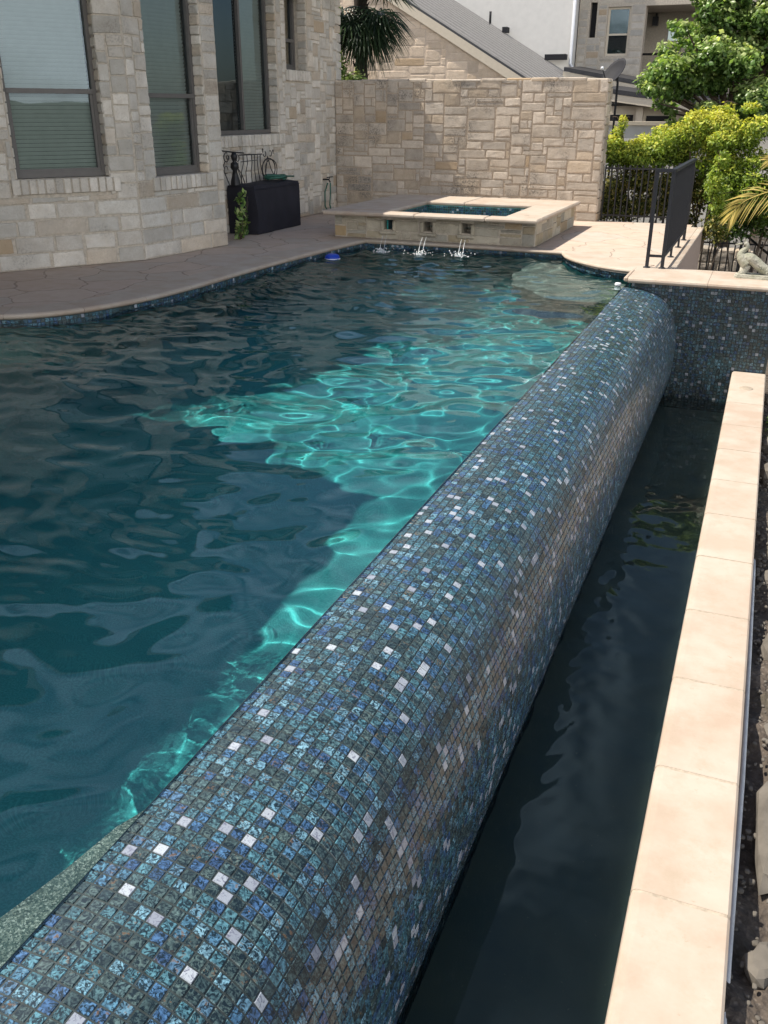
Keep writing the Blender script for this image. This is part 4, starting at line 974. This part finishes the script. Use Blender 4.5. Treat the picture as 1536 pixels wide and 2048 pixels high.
# ------------------------------------------------------------------ hedge, bushes, trees
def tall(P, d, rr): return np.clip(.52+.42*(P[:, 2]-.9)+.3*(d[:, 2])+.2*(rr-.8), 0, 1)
def shrub(name, lab, cat, loc, clumps, n, size, mat, seed, stems, group=None, col=None, asp=2.1, mat2=None, n2=0, cl2=None):
    t = empty(name, loc, lab, cat, group); b = MB(); rg = random.Random(seed)
    for k in range(stems):
        c = rg.choice(clumps); x0 = loc[0]+rg.uniform(-.5, .5)*max(.3, abs(clumps[0][3])); y0 = loc[1]+rg.uniform(-.15, .15)
        m = ((x0+c[0])/2+rg.uniform(-.1, .1), (y0+c[1])/2, (loc[2]+c[2])*.5+rg.uniform(-.1, .1)); b.tube(catmull([(x0, y0, loc[2]), m, (c[0]+rg.uniform(-.1, .1), c[1], c[2]), (c[0]+rg.uniform(-.2, .2), c[1], c[2]+c[5]*.7)], 3), list(np.linspace(.016, .004, 10)), 5)
    b.build('stem', M['bark'], t)
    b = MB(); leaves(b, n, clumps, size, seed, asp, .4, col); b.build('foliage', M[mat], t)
    if n2: b = MB(); leaves(b, n2, cl2, size, seed+1, asp); b.build('dry_foliage', M[mat2], t)
    return t
def clumpset(x0, x1, y, z0, z1, n, r, seed, dy=.25):
    rg = random.Random(seed); return [(rg.uniform(x0, x1), y+rg.uniform(-dy, dy), rg.uniform(z0, z1), r*rg.uniform(.7, 1.3), r*rg.uniform(.7, 1.2), r*rg.uniform(.6, 1.1)) for _ in range(n)]
G = 'golden green hedge shrubs behind the iron fence'
lowc = lambda x0, x1, s: clumpset(x0, x1, 14.95, 0.0, .65, 20, .17, s, .2)
shrub('hedge_shrub', 'yellow green shrub with one tall golden spike right beside the garden wall', 'shrub', (-2.05, 15.0, -.2), clumpset(-2.42, -1.75, 14.95, .85, 1.12, 12, .17, 1)+[(-2.2, 15, 1.33, .08, .08, .13), (-2.27, 15, 1.2, .10, .1, .1)], 9000, .052, 'leaf_gold', 11, 7, G, tall, mat2='leaf_dry', n2=5200, cl2=lowc(-2.4, -1.8, 31))
shrub('hedge_shrub', 'darker green shrub in the hedge, second from the garden wall', 'shrub', (-1.55, 15.0, -.2), clumpset(-1.85, -1.25, 14.95, .8, 1.15, 14, .19, 2), 9000, .052, 'leaf_gold', 12, 7, G, lambda P, d, rr: tall(P, d, rr)-.12, mat2='leaf_dry', n2=5200, cl2=lowc(-1.85, -1.25, 32))
shrub('hedge_shrub', 'broad shrub with bright yellow top behind the railing', 'shrub', (-.95, 14.9, -.4), clumpset(-1.35, -.55, 14.9, .75, 1.42, 24, .20, 3)+[(-1.1, 14.8, 1.45, .14, .12, .09), (-.75, 14.8, 1.55, .14, .1, .07)], 13000, .052, 'leaf_gold', 13, 5, G, tall, mat2='leaf_dry', n2=3600, cl2=lowc(-1.2, -.7, 33))
shrub('hedge_shrub', 'green shrub with thinning yellow leaves at the right picture edge', 'shrub', (.5, 14.6, -1.7), clumpset(-.8, .35, 14.6, .15, 1.4, 44, .2, 4)+[(-.42, 14.5, 1.55, .16, .12, .08)], 24000, .052, 'leaf_gold', 14, 2, G, lambda P, d, rr: tall(P, d, rr)-.08)
shrub('climbing_shrub', 'yellow leaved shrub with bare twigs beside the far end of the railing', 'shrub', (-.72, 14.1, -1.7), [(-.72, 13.9, .62, .13, .15, .2), (-.62, 13.95, .35, .14, .15, .2), (-.66, 13.9, .9, .12, .12, .12), (-.5, 14, .12, .15, .15, .2)], 1500, .055, 'leaf_gold', 15, 4, None, lambda P, d, rr: .75-.3*rr, mat2='leaf_dry', n2=500, cl2=[(-.62, 13.9, .0, .2, .15, .2)])
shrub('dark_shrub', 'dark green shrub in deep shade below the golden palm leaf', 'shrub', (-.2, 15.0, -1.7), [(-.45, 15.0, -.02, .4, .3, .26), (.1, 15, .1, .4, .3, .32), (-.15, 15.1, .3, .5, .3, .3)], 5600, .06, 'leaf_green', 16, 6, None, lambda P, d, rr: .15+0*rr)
# iron fence behind deck
def fence(name, lab, x0, x1, y, z0, z1, sp, posts, y1=None):
    t = empty(name, ((x0+x1)/2, y, z0), lab, 'fence'); y1 = y if y1 is None else y1
    n = int((x1-x0)/sp); pk0 = None
    for zz in (z0+.08, z1-.06):
        b = MB(); b.box((x0, y-.011, zz), (x1, y+.011, zz+.025)); b.build('rail', M['iron'], t)
    for k in range(n+1):
        x = x0+k*sp
        if pk0 is None: b = MB(); b.box((x-.010, y-.010, z0), (x+.010, y+.010, z1)); pk0 = b.build('picket', M['iron'], t)
        else: c = pk0.copy(); sc.collection.objects.link(c); c.parent = t; c.matrix_parent_inverse = pk0.matrix_parent_inverse.copy(); c.location = (k*sp, 0, 0)
    for x in posts: b = MB(); b.box((x-.022, y-.022, z0), (x+.022, y+.022, z1+.04)); b.build('post', M['iron'], t)
fence('iron_fence', 'black iron picket fence between the deck and the hedge', -2.30, -.98, 14.45, -.02, .78, .09, (-1.25,))
fence('iron_fence', 'low black iron picket fence in the lower yard behind the peacock', -1.15, .75, 15.75, -1.5, -.36, .098, (-.66, .6))
t = empty('stair_handrail', (.1, 14.6, -1.7), 'black sloping handrail descending behind the peacock statue', 'handrail')
b = MB(); b.tube([(-.32, 15.3, -.16), (.1, 15.0, -.42), (.6, 14.7, -.72)], .018, 8); b.build('rail', M['iron'], t)
for k, (x, y, z) in enumerate(((-.28, 15.27, -.2), (.55, 14.73, -.7))): b = MB(); b.tube([(x, y, -1.7), (x, y, z)], .012, 6); b.build('baluster', M['iron'], t)
# low stone walls in the lower yard
for k, (x0, x1, y, z1, lb) in enumerate(((-.95, -.1, 16.6, -.62, 'low dry stone wall in the lower yard behind the picket fence'), (-.2, .9, 17.4, -.05, 'lit stone block course behind the dark shrub at the right edge'))):
    t = empty('low_stone_wall', (x0, y, -1.7), lb, 'stone wall'); b = MB(); b.box((x0, y, -1.7), (x1, y+.3, z1-.01)); ashlar(b, (x0, y, -1.7), (1, 0, 0), (0, -1, 0), x1-x0, z1+1.7, (), u=.08, v=.07, cw=(2, 5), ch=(1, 3), depth=.03, seed=300+k, lo=True)
    x = x0; rg = random.Random(k)
    while x < x1-.05: w_ = rg.uniform(.15, .35); b.box((x+.005, y-.03, z1-.06), (min(x+w_, x1)-.005, y+.32, z1+rg.uniform(0, .03)), 1, (rg.random(), rg.random(), .2), bev=.02); x += w_
    b.build('masonry', [M['mortar'], M['stone_wall']], t)
# golden palm frond coming in from the right
t = empty('golden_palm', (.75, 12.2, -1.7), 'young palm with golden drooping fronds reaching in at the right edge', 'palm')
b = MB(); b.tube([(.75, 12.2, -1.75), (.74, 12.2, -.6), (.72, 12.2, .25)], [.07, .055, .04], 10); b.build('trunk', M['bark'], t)
def frond(path, n, ll, wd, seed, droop=.5):
    rg = random.Random(seed); b = MB(); P = catmull(path, 8); b.tube(P, list(np.linspace(.008, .003, len(P))), 5, 0, (.8, .6, .5)); m = len(P)
    for k in range(n):
        q = .12+.88*k/n; i = min(int(q*(m-1)), m-2); p = P[i]; tt = (P[i+1]-P[i]).normalized()
        for sgn in (-1, 1):
            side = tt.cross(Vector((0, -1, .15))).normalized()*sgn; L = ll*(math.sin(math.pi*min(.98, q*.8+.15))**.7)*rg.uniform(.85, 1.1)
            d = (tt*(.55+.9*q)+side*(1-.55*q)+Vector((0, rg.uniform(-.25, .1), 0))).normalized(); c1 = p+d*L*.5+Vector((0, 0, -droop*L*.08)); c2 = p+d*L+Vector((0, 0, -droop*L*.35)); w = d.cross(Vector((0, -1, .3))).normalized()*wd
            b.add([tuple(p), tuple(c1+w), tuple(c2), tuple(c1-w)], [(0, 3, 1), (1, 3, 2)], 0, (rg.random(), rg.random(), .5))
    return b.build('frond', M['leaf_frond'], t)
frond([(.72, 12.2, .25), (.45, 12.1, .58), (.1, 12.05, .66), (-.18, 12.0, .575), (-.32, 12.0, .47), (-.40, 12.0, .33)], 26, .34, .009, 1, .9)
frond([(.72, 12.2, .25), (.5, 12.3, .75), (.15, 12.3, 1.0), (-.1, 12.3, .98)], 20, .30, .009, 2)
frond([(.72, 12.2, .25), (.6, 12, .4), (.35, 11.8, .42), (.18, 11.8, .30)], 16, .26, .009, 3, .8)

# broadleaf tree upper right
t = empty('broadleaf_tree', (-.9, 17.2, -1.7), 'large green broadleaf tree filling the top right corner behind the hedge', 'tree')
cl = []; rg = random.Random(12)
for (x, z, r) in ((-2.1, 1.95, .22), (-1.9, 1.72, .2), (-1.75, 2.25, .3), (-1.45, 1.9, .38), (-1.35, 2.55, .38), (-1.0, 2.2, .45), (-.95, 2.95, .42), (-.55, 2.5, .45), (-.4, 1.95, .5), (-.1, 2.9, .45), (.1, 2.2, .5), (-.6, 3.35, .4), (-1.35, 3.15, .25), (-1.8, 1.55, .16), (-1.2, 1.5, .3), (-1.6, 1.25, .2), (-1.0, 1.3, .3), (-1.7, 2.7, .2), (.3, 1.6, .4), (-.6, 1.5, .35), (.5, 3.2, .5), (-.1, 3.7, .5), (.9, 2.5, .6)):
    for q in range(6): cl.append((x+rg.gauss(0, r*.55), 17.0+rg.uniform(-.5, .7), z+rg.gauss(0, r*.45), r*.72, r*.75, r*.6))
b = MB(); b.tube([(-.6, 17.2, -1.75), (-.65, 17.2, .3), (-.8, 17.2, 1.4)], [.14, .10, .08], 10)
for c in cl[::3]: b.tube(catmull([(-.8, 17.2, 1.2), ((c[0]-.8)/2, 17.1, (c[2]+1.3)/2), c[:3]], 4), list(np.linspace(.04, .008, 9)), 6)
b.build('trunk', M['bark'], t)
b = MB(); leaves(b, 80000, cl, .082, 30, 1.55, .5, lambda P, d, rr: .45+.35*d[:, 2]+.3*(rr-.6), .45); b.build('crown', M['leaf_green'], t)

# palm behind the wall
t = empty('fan_palm', (-7.32, 17, -1.7), 'dark fan palm with shaggy trunk rising behind the garden wall', 'palm')
b = MB(); pts = [(-7.34+.02*math.sin(z*3), 17, z) for z in np.linspace(-1.75, 3.7, 24)]; b.tube(pts, [.115+.018*math.sin(i*2.1) for i in range(24)], 12)
rg = random.Random(3)
for k in range(70): 
    a = rg.uniform(0, 6.28); z = rg.uniform(1.6, 3.6); b.tube([(-7.34+.10*math.cos(a), 17+.10*math.sin(a), z), (-7.34+.16*math.cos(a), 17+.16*math.sin(a), z+.09)], [.02, .006], 4)
b.build('trunk', M['bark_dark'], t)
def fan(c, aim, nseg, L, seed):
    rg = random.Random(seed); b = MB(); c = Vector(c); aim = Vector(aim).normalized(); hub = c+aim*L*.55
    b.tube([c, c.lerp(hub, .5)+Vector((0, 0, .03)), hub], [.014, .011, .009], 5, 0, (.6, .5, .5)); s = aim.cross(Vector((0, 0, 1)) if abs(aim.z) < .9 else Vector((1, 0, 0))).normalized(); u_ = s.cross(aim)
    for k in range(nseg):
        a = R(-125+250*k/(nseg-1)); d = (aim*math.cos(a)+s*math.sin(a)+u_*rg.uniform(-.12, .12)).normalized(); ln = L*.85*rg.uniform(.85, 1.08)
        mid = hub+d*ln*.55; tip = hub+d*ln+Vector((0, 0, -.30*ln)); w = d.cross(u_).normalized()*.017
        b.add([tuple(hub), tuple(mid+w), tuple(tip), tuple(mid-w), tuple(mid+u_*.012)], [(0, 3, 4), (0, 4, 1), (1, 4, 2), (4, 3, 2)], 0, (rg.random(), rg.random(), .5))
    b.build('fan_leaf', M['leaf_palm'], t)
for k, (a, el) in enumerate(((-20, -30), (15, -40), (-60, -35), (-100, -30), (200, -35), (170, -20), (-40, 0), (10, -5), (60, -25), (100, -20), (-80, 5), (-130, -10), (0, 25), (-60, 30), (180, 20), (120, 20), (-15, -62), (-75, -60), (-140, -55), (195, -62), (35, -58), (-45, -75), (20, -75), (-5, -45), (-30, -48), (5, -30), (-90, -70), (150, -50), (-20, -12), (25, -20), (-50, -55))):
    fan((-7.34, 17, 3.2+.25*(el > -10)), (math.cos(R(a))*math.cos(R(el)), math.sin(R(a))*math.cos(R(el)), math.sin(R(el))), 34, .78, 200+k)
shrub('wall_bush', 'small sunlit bush at the foot of the fan palm above the garden wall', 'shrub', (-7.4, 16.4, .5), [(-7.55, 16.4, 2.2, .2, .2, .35), (-7.15, 16.4, 2.0, .18, .2, .18), (-7.4, 16.4, 1.9, .3, .2, .25), (-7.65, 16.5, 2.9, .15, .2, .4)], 1700, .07, 'leaf_green', 55, 5, None, lambda P, d, rr: .55+.3*d[:, 2])

# ------------------------------------------------------------------ neighbours
M['metal_roof'] = plain('metal_roof', (.075, .075, .08), .5, .2, var=.08, bump=.03); M['metal_rib'] = plain('metal_rib', (.42, .40, .38), .5, .1, var=.05, bump=.03)
nb = empty('gable_house', (-8, 22, -1.7), 'cream stone gable house with dark ribbed metal roof beyond the garden wall', 'house')
b = MB(); rz = lambda x: -.56*x-.867
b.add([(-13, 22.0, -1.7), (-5.2, 22.0, -1.7), (-5.2, 22.0, rz(-5.2)), (-13, 22.0, rz(-13)), (-13, 29, -1.7), (-5.2, 29, -1.7), (-5.2, 29, rz(-5.2)), (-13, 29, rz(-13))], [(0, 1, 2, 3), (1, 5, 6, 2), (4, 0, 3, 7)], 0)
ashlar(b, (-10.6, 21.995, 1.6), (1, 0, 0), (0, -1, 0), 5.3, 3.4, (), u=.13, v=.085, cw=(2, 6), ch=(1, 3), depth=.001, seed=77, lo=True, mort=.008, keep=lambda s, z: (z+1.6) < rz(-10.6+s)-.12)
b.build('wall', [M['mortar_light'], M['stone_far']], nb)
b = MB(); x0, x1 = -13, -4.5; y0, y1 = 21.93, 28.98
b.add([(x0, y0, rz(x0)), (x1, y0, rz(x1)), (x1, y1, rz(x1)), (x0, y1, rz(x0)), (x0, y0, rz(x0)-.05), (x1, y0, rz(x1)-.05), (x1, y1, rz(x1)-.05), (x0, y1, rz(x0)-.05)], [(0, 1, 2, 3), (4, 7, 6, 5), (0, 4, 5, 1), (1, 5, 6, 2)], 0)
for k in range(13):
    y = y0+.02+k*.56; b.add([(x0, y, rz(x0)+.001), (x1, y, rz(x1)+.001), (x1, y, rz(x1)+.05), (x0, y, rz(x0)+.05), (x0, y+.08, rz(x0)+.001), (x1, y+.08, rz(x1)+.001), (x1, y+.08, rz(x1)+.05), (x0, y+.08, rz(x0)+.05)], [(0, 1, 2, 3), (7, 6, 5, 4), (3, 2, 6, 7), (1, 5, 6, 2)], 1)
b.build('roof', [M['metal_roof'], M['metal_rib']], nb)
b = MB(); b.add([(x0, 21.92, rz(x0)-.05), (x1, 21.92, rz(x1)-.05), (x1, 21.92, rz(x1)-.26), (x0, 21.92, rz(x0)-.26), (x0, 21.99, rz(x0)-.055), (x1, 21.99, rz(x1)-.055), (x1, 21.99, rz(x1)-.26), (x0, 21.99, rz(x0)-.26)], [(0, 3, 2, 1), (3, 7, 6, 2), (4, 5, 6, 7), (1, 2, 6, 5)], 0); b.build('fascia', M['trim_cream'], nb)
b = MB()
for (x, w_) in ((-7.9, .14), (-6.6, .6)): b.box((x, 28.6, rz(x)+.02), (x+w_, 28.9, rz(x)+.16))
b.tube([(-8.3, 28.7, rz(-8.3)), (-8.3, 28.7, rz(-8.3)+.35)], .035, 8); b.build('roof_vent', M['dish'], nb)

wh_ = empty('white_stucco_house', (-5, 31, -1.7), 'tall white stucco and grey stone house with upper windows behind the metal roof', 'house')
b = MB(); b.box((-16, 29.0, -1.7), (-5.93, 36, 8)); b.build('stucco_wall', M['stucco_white'], wh_)
b = MB(); b.tube([(-5.9, 28.95, 8), (-5.92, 28.95, 2.75), (-5.8, 28.9, 2.6)], .05, 8); b.build('downpipe', M['white'], wh_)
M['stone_shade'] = limestone('limestone_pale', (.60, .56, .50), (.56, .51, .43), (.52, .50, .46), .3)
b = MB(); y = 29.6
ops = [(-5.58, -5.39, 3.45, 4.35), (-5.08, -4.43, 2.97, 4.22)]
cur = -5.9
for (a_, c_, e_, f_) in ops: b.box((cur, y, -1.7), (a_, y+.4, 8)); b.box((a_, y, -1.7), (c_, y+.4, e_)); b.box((a_, y, f_), (c_, y+.4, 8)); cur = c_
b.box((cur, y, -1.7), (-4.02, y+.4, 8)); b.box((-5.4, y+2.2, -1.7), (-3.62, y+2.5, 8)); b.box((-5.4, y+.41, 4.22), (3, y+2.2, 4.4)); b.box((-3.22, y+2.2, -1.7), (3, y+2.5, 8)); b.box((-3.62, y+2.2, -1.7), (-3.22, y+2.5, 3.46)); b.box((-3.62, y+2.2, 3.84), (-3.22, y+2.5, 8)); b.box((-4.02, y, 4.22), (3, y+.4, 8)); b.box((-1.4, y, -1.7), (-.9, y+.4, 4.22))
ashlar(b, (-5.9, y, 2.0), (1, 0, 0), (0, -1, 0), 1.88, 3.0, [(a_+5.9-.02, c_+5.9+.02, e_-2.02, f_-1.98) for a_, c_, e_, f_ in ops], u=.13, v=.09, cw=(2, 5), ch=(1, 3), depth=.008, seed=88, lo=True, mort=.02)
b.build('stone_facade', [M['mortar'], M['stone_shade']], wh_)
for (a_, c_, e_, f_) in ops[1:]:
    b = MB(); d = y+.10
    b.box((a_, d, e_), (a_+.06, d+.06, f_)); b.box((c_-.06, d, e_), (c_, d+.06, f_)); b.box((a_+.06, d, e_), (c_-.06, d+.06, e_+.06)); b.box((a_+.06, d, f_-.06), (c_-.06, d+.06, f_)); b.box((a_+.06, d-.004, (e_+f_)/2-.1), (c_-.06, d+.055, (e_+f_)/2-.05))
    w_ = b.build('window', M['trim_cream'], wh_); b = MB(); b.box((a_+.03, d+.03, e_+.03), (c_-.03, d+.04, f_-.03)); b.build('pane', M['glass'], w_); b = MB(); b.box((a_, d+.3, e_), (c_, d+.32, f_)); b.build('interior_panel', M['inside'], w_)
b = MB(); b.box((-5.58, y+.2, 3.45), (-5.39, y+.22, 4.35)); b.build('narrow_window', M['inside'], wh_)
# lower roofs with pale fascias
def lroof(x0, x1, y0, y1, z0, z1, nm):
    b = MB(); b.add([(x0, y0, z0), (x1, y0, z1), (x1, y1, z1+.10), (x0, y1, z0+.10), (x0, y0, z0-.10), (x1, y0, z1-.10), (x1, y1, z1-.10), (x0, y1, z0-.10)], [(0, 1, 2, 3), (0, 4, 5, 1), (1, 5, 6, 2), (4, 7, 6, 5), (3, 7, 4, 0)], 0); b.build('roof', M['roof_dark'], wh_)
    b = MB(); obox(b, (x0-.02, y0, 0), (1, 0, 0), (0, -1, 0), 0, 0, 0, 0, 0, 0) if False else b.add([(x0-.02, y0+dy_, z0+dz_) if e_ == 0 else (x1, y0+dy_, z1+dz_) for dz_ in (-.27, -.105) for dy_ in (.02, .10) for e_ in (0, 1)], [(0, 2, 3, 1), (4, 5, 7, 6), (0, 1, 5, 4), (2, 6, 7, 3), (0, 4, 6, 2), (1, 3, 7, 5)]); b.build('fascia', M['trim_cream'], wh_)
lroof(-5.72, 3, 27.2, 29.59, 2.60, 2.60-.175*8.7, 'a'); 
b = MB(); b.box((-5.5, 27.4, -1.7), (3, 27.6, 1.6)); b.build('porch_wall', M['stucco_white'], wh_)
lroof(-4.2, 3, 24.4, 27.19, 2.03, 2.03-.13*7.2, 'b')
b = MB(); b.box((-4.1, 24.9, -1.7), (3, 25.1, 1.62)); b.box((-3.33, 24.7, -1.7), (-3.17, 24.88, 1.60)); b.build('cream_wall', M['trim_cream'], wh_)
b = MB(); b.box((-4.0, 24.88, .4), (-3.42, 24.899, 1.42)); b.box((-3.1, 24.88, .4), (-2.5, 24.899, 1.40)); b.build('dark_window', M['inside'], wh_)
b = MB(); b.box((-4.0, y+2.05, 4.1), (-3.95, y+2.19, 4.2)); b.box((-4.06, y+1.9, 3.86), (-3.90, y+2.1, 4.1)); b.build('wall_lantern', M['iron'], wh_)
b = MB(); b.tube([(-4.0, 29.7, 3.0), (3, 29.7, 3.0)], .03, 6); b.build('balcony_rail', M['iron'], wh_)
b = MB(); b.box((-3.9, 19.0, -1.7), (2.5, 19.25, 1.26)); b.box((-3.95, 18.97, 1.26), (2.5, 19.28, 1.325), 1); o = b.build('boundary_wall', [M['stucco_white'], M['trim_cream']]); tag(o, 'pale capped boundary wall just above the hedge, right of the garden wall', 'wall')

# satellite dish
t = empty('satellite_dish', (-2.52, 16.2, -1.7), 'grey satellite dish on a pole above the garden wall end', 'satellite dish')
b = MB(); V = []; n1, n2 = 24, 6; cc = Vector((-2.535, 16, 2.045)); ax = Vector((-.5, -.62, .6)).normalized(); s_ = ax.cross(Vector((0, 0, 1))).normalized(); u_ = s_.cross(ax)
for j in range(n2+1):
    r = j/n2
    for i in range(n1): a = 2*math.pi*i/n1; V.append(tuple(cc+s_*(.20*r*math.cos(a))+u_*(.235*r*math.sin(a))+ax*(.055*r*r)))
for j in range(n2+1):
    r = j/n2
    for i in range(n1): a = 2*math.pi*i/n1; V.append(tuple(cc+s_*(.20*r*math.cos(a))+u_*(.235*r*math.sin(a))+ax*(.055*r*r-.008)))
o2 = (n2+1)*n1
Fs = [(j*n1+i, (j+1)*n1+i, (j+1)*n1+(i+1) % n1, j*n1+(i+1) % n1) for j in range(n2) for i in range(n1)]; Fs += [tuple(q+o2 for q in f[::-1]) for f in Fs]; Fs += [(n2*n1+i, n2*n1+o2+i, n2*n1+o2+(i+1) % n1, n2*n1+(i+1) % n1) for i in range(n1)]
b.add(V, Fs, 0, None, True); b.build('reflector', M['dish'], t)
b = MB(); b.tube([(-2.5, 16.05, -1.7), (-2.5, 16.05, 1.9), tuple(cc-ax*.03)], .018, 8); b.build('pole', M['dish'], t)
tip = cc+ax*.27-u_*.12
b = MB(); b.tube([tuple(cc-u_*.22+ax*.04), tuple(tip)], .008, 6); b.build('arm', M['dish'], t)
b = MB(); b.lathe([(0, .028), (.02, .02), (.028, 0), (.02, -.02), (0, -.028)], tuple(tip), 12); b.build('feed_horn', M['white'], t)
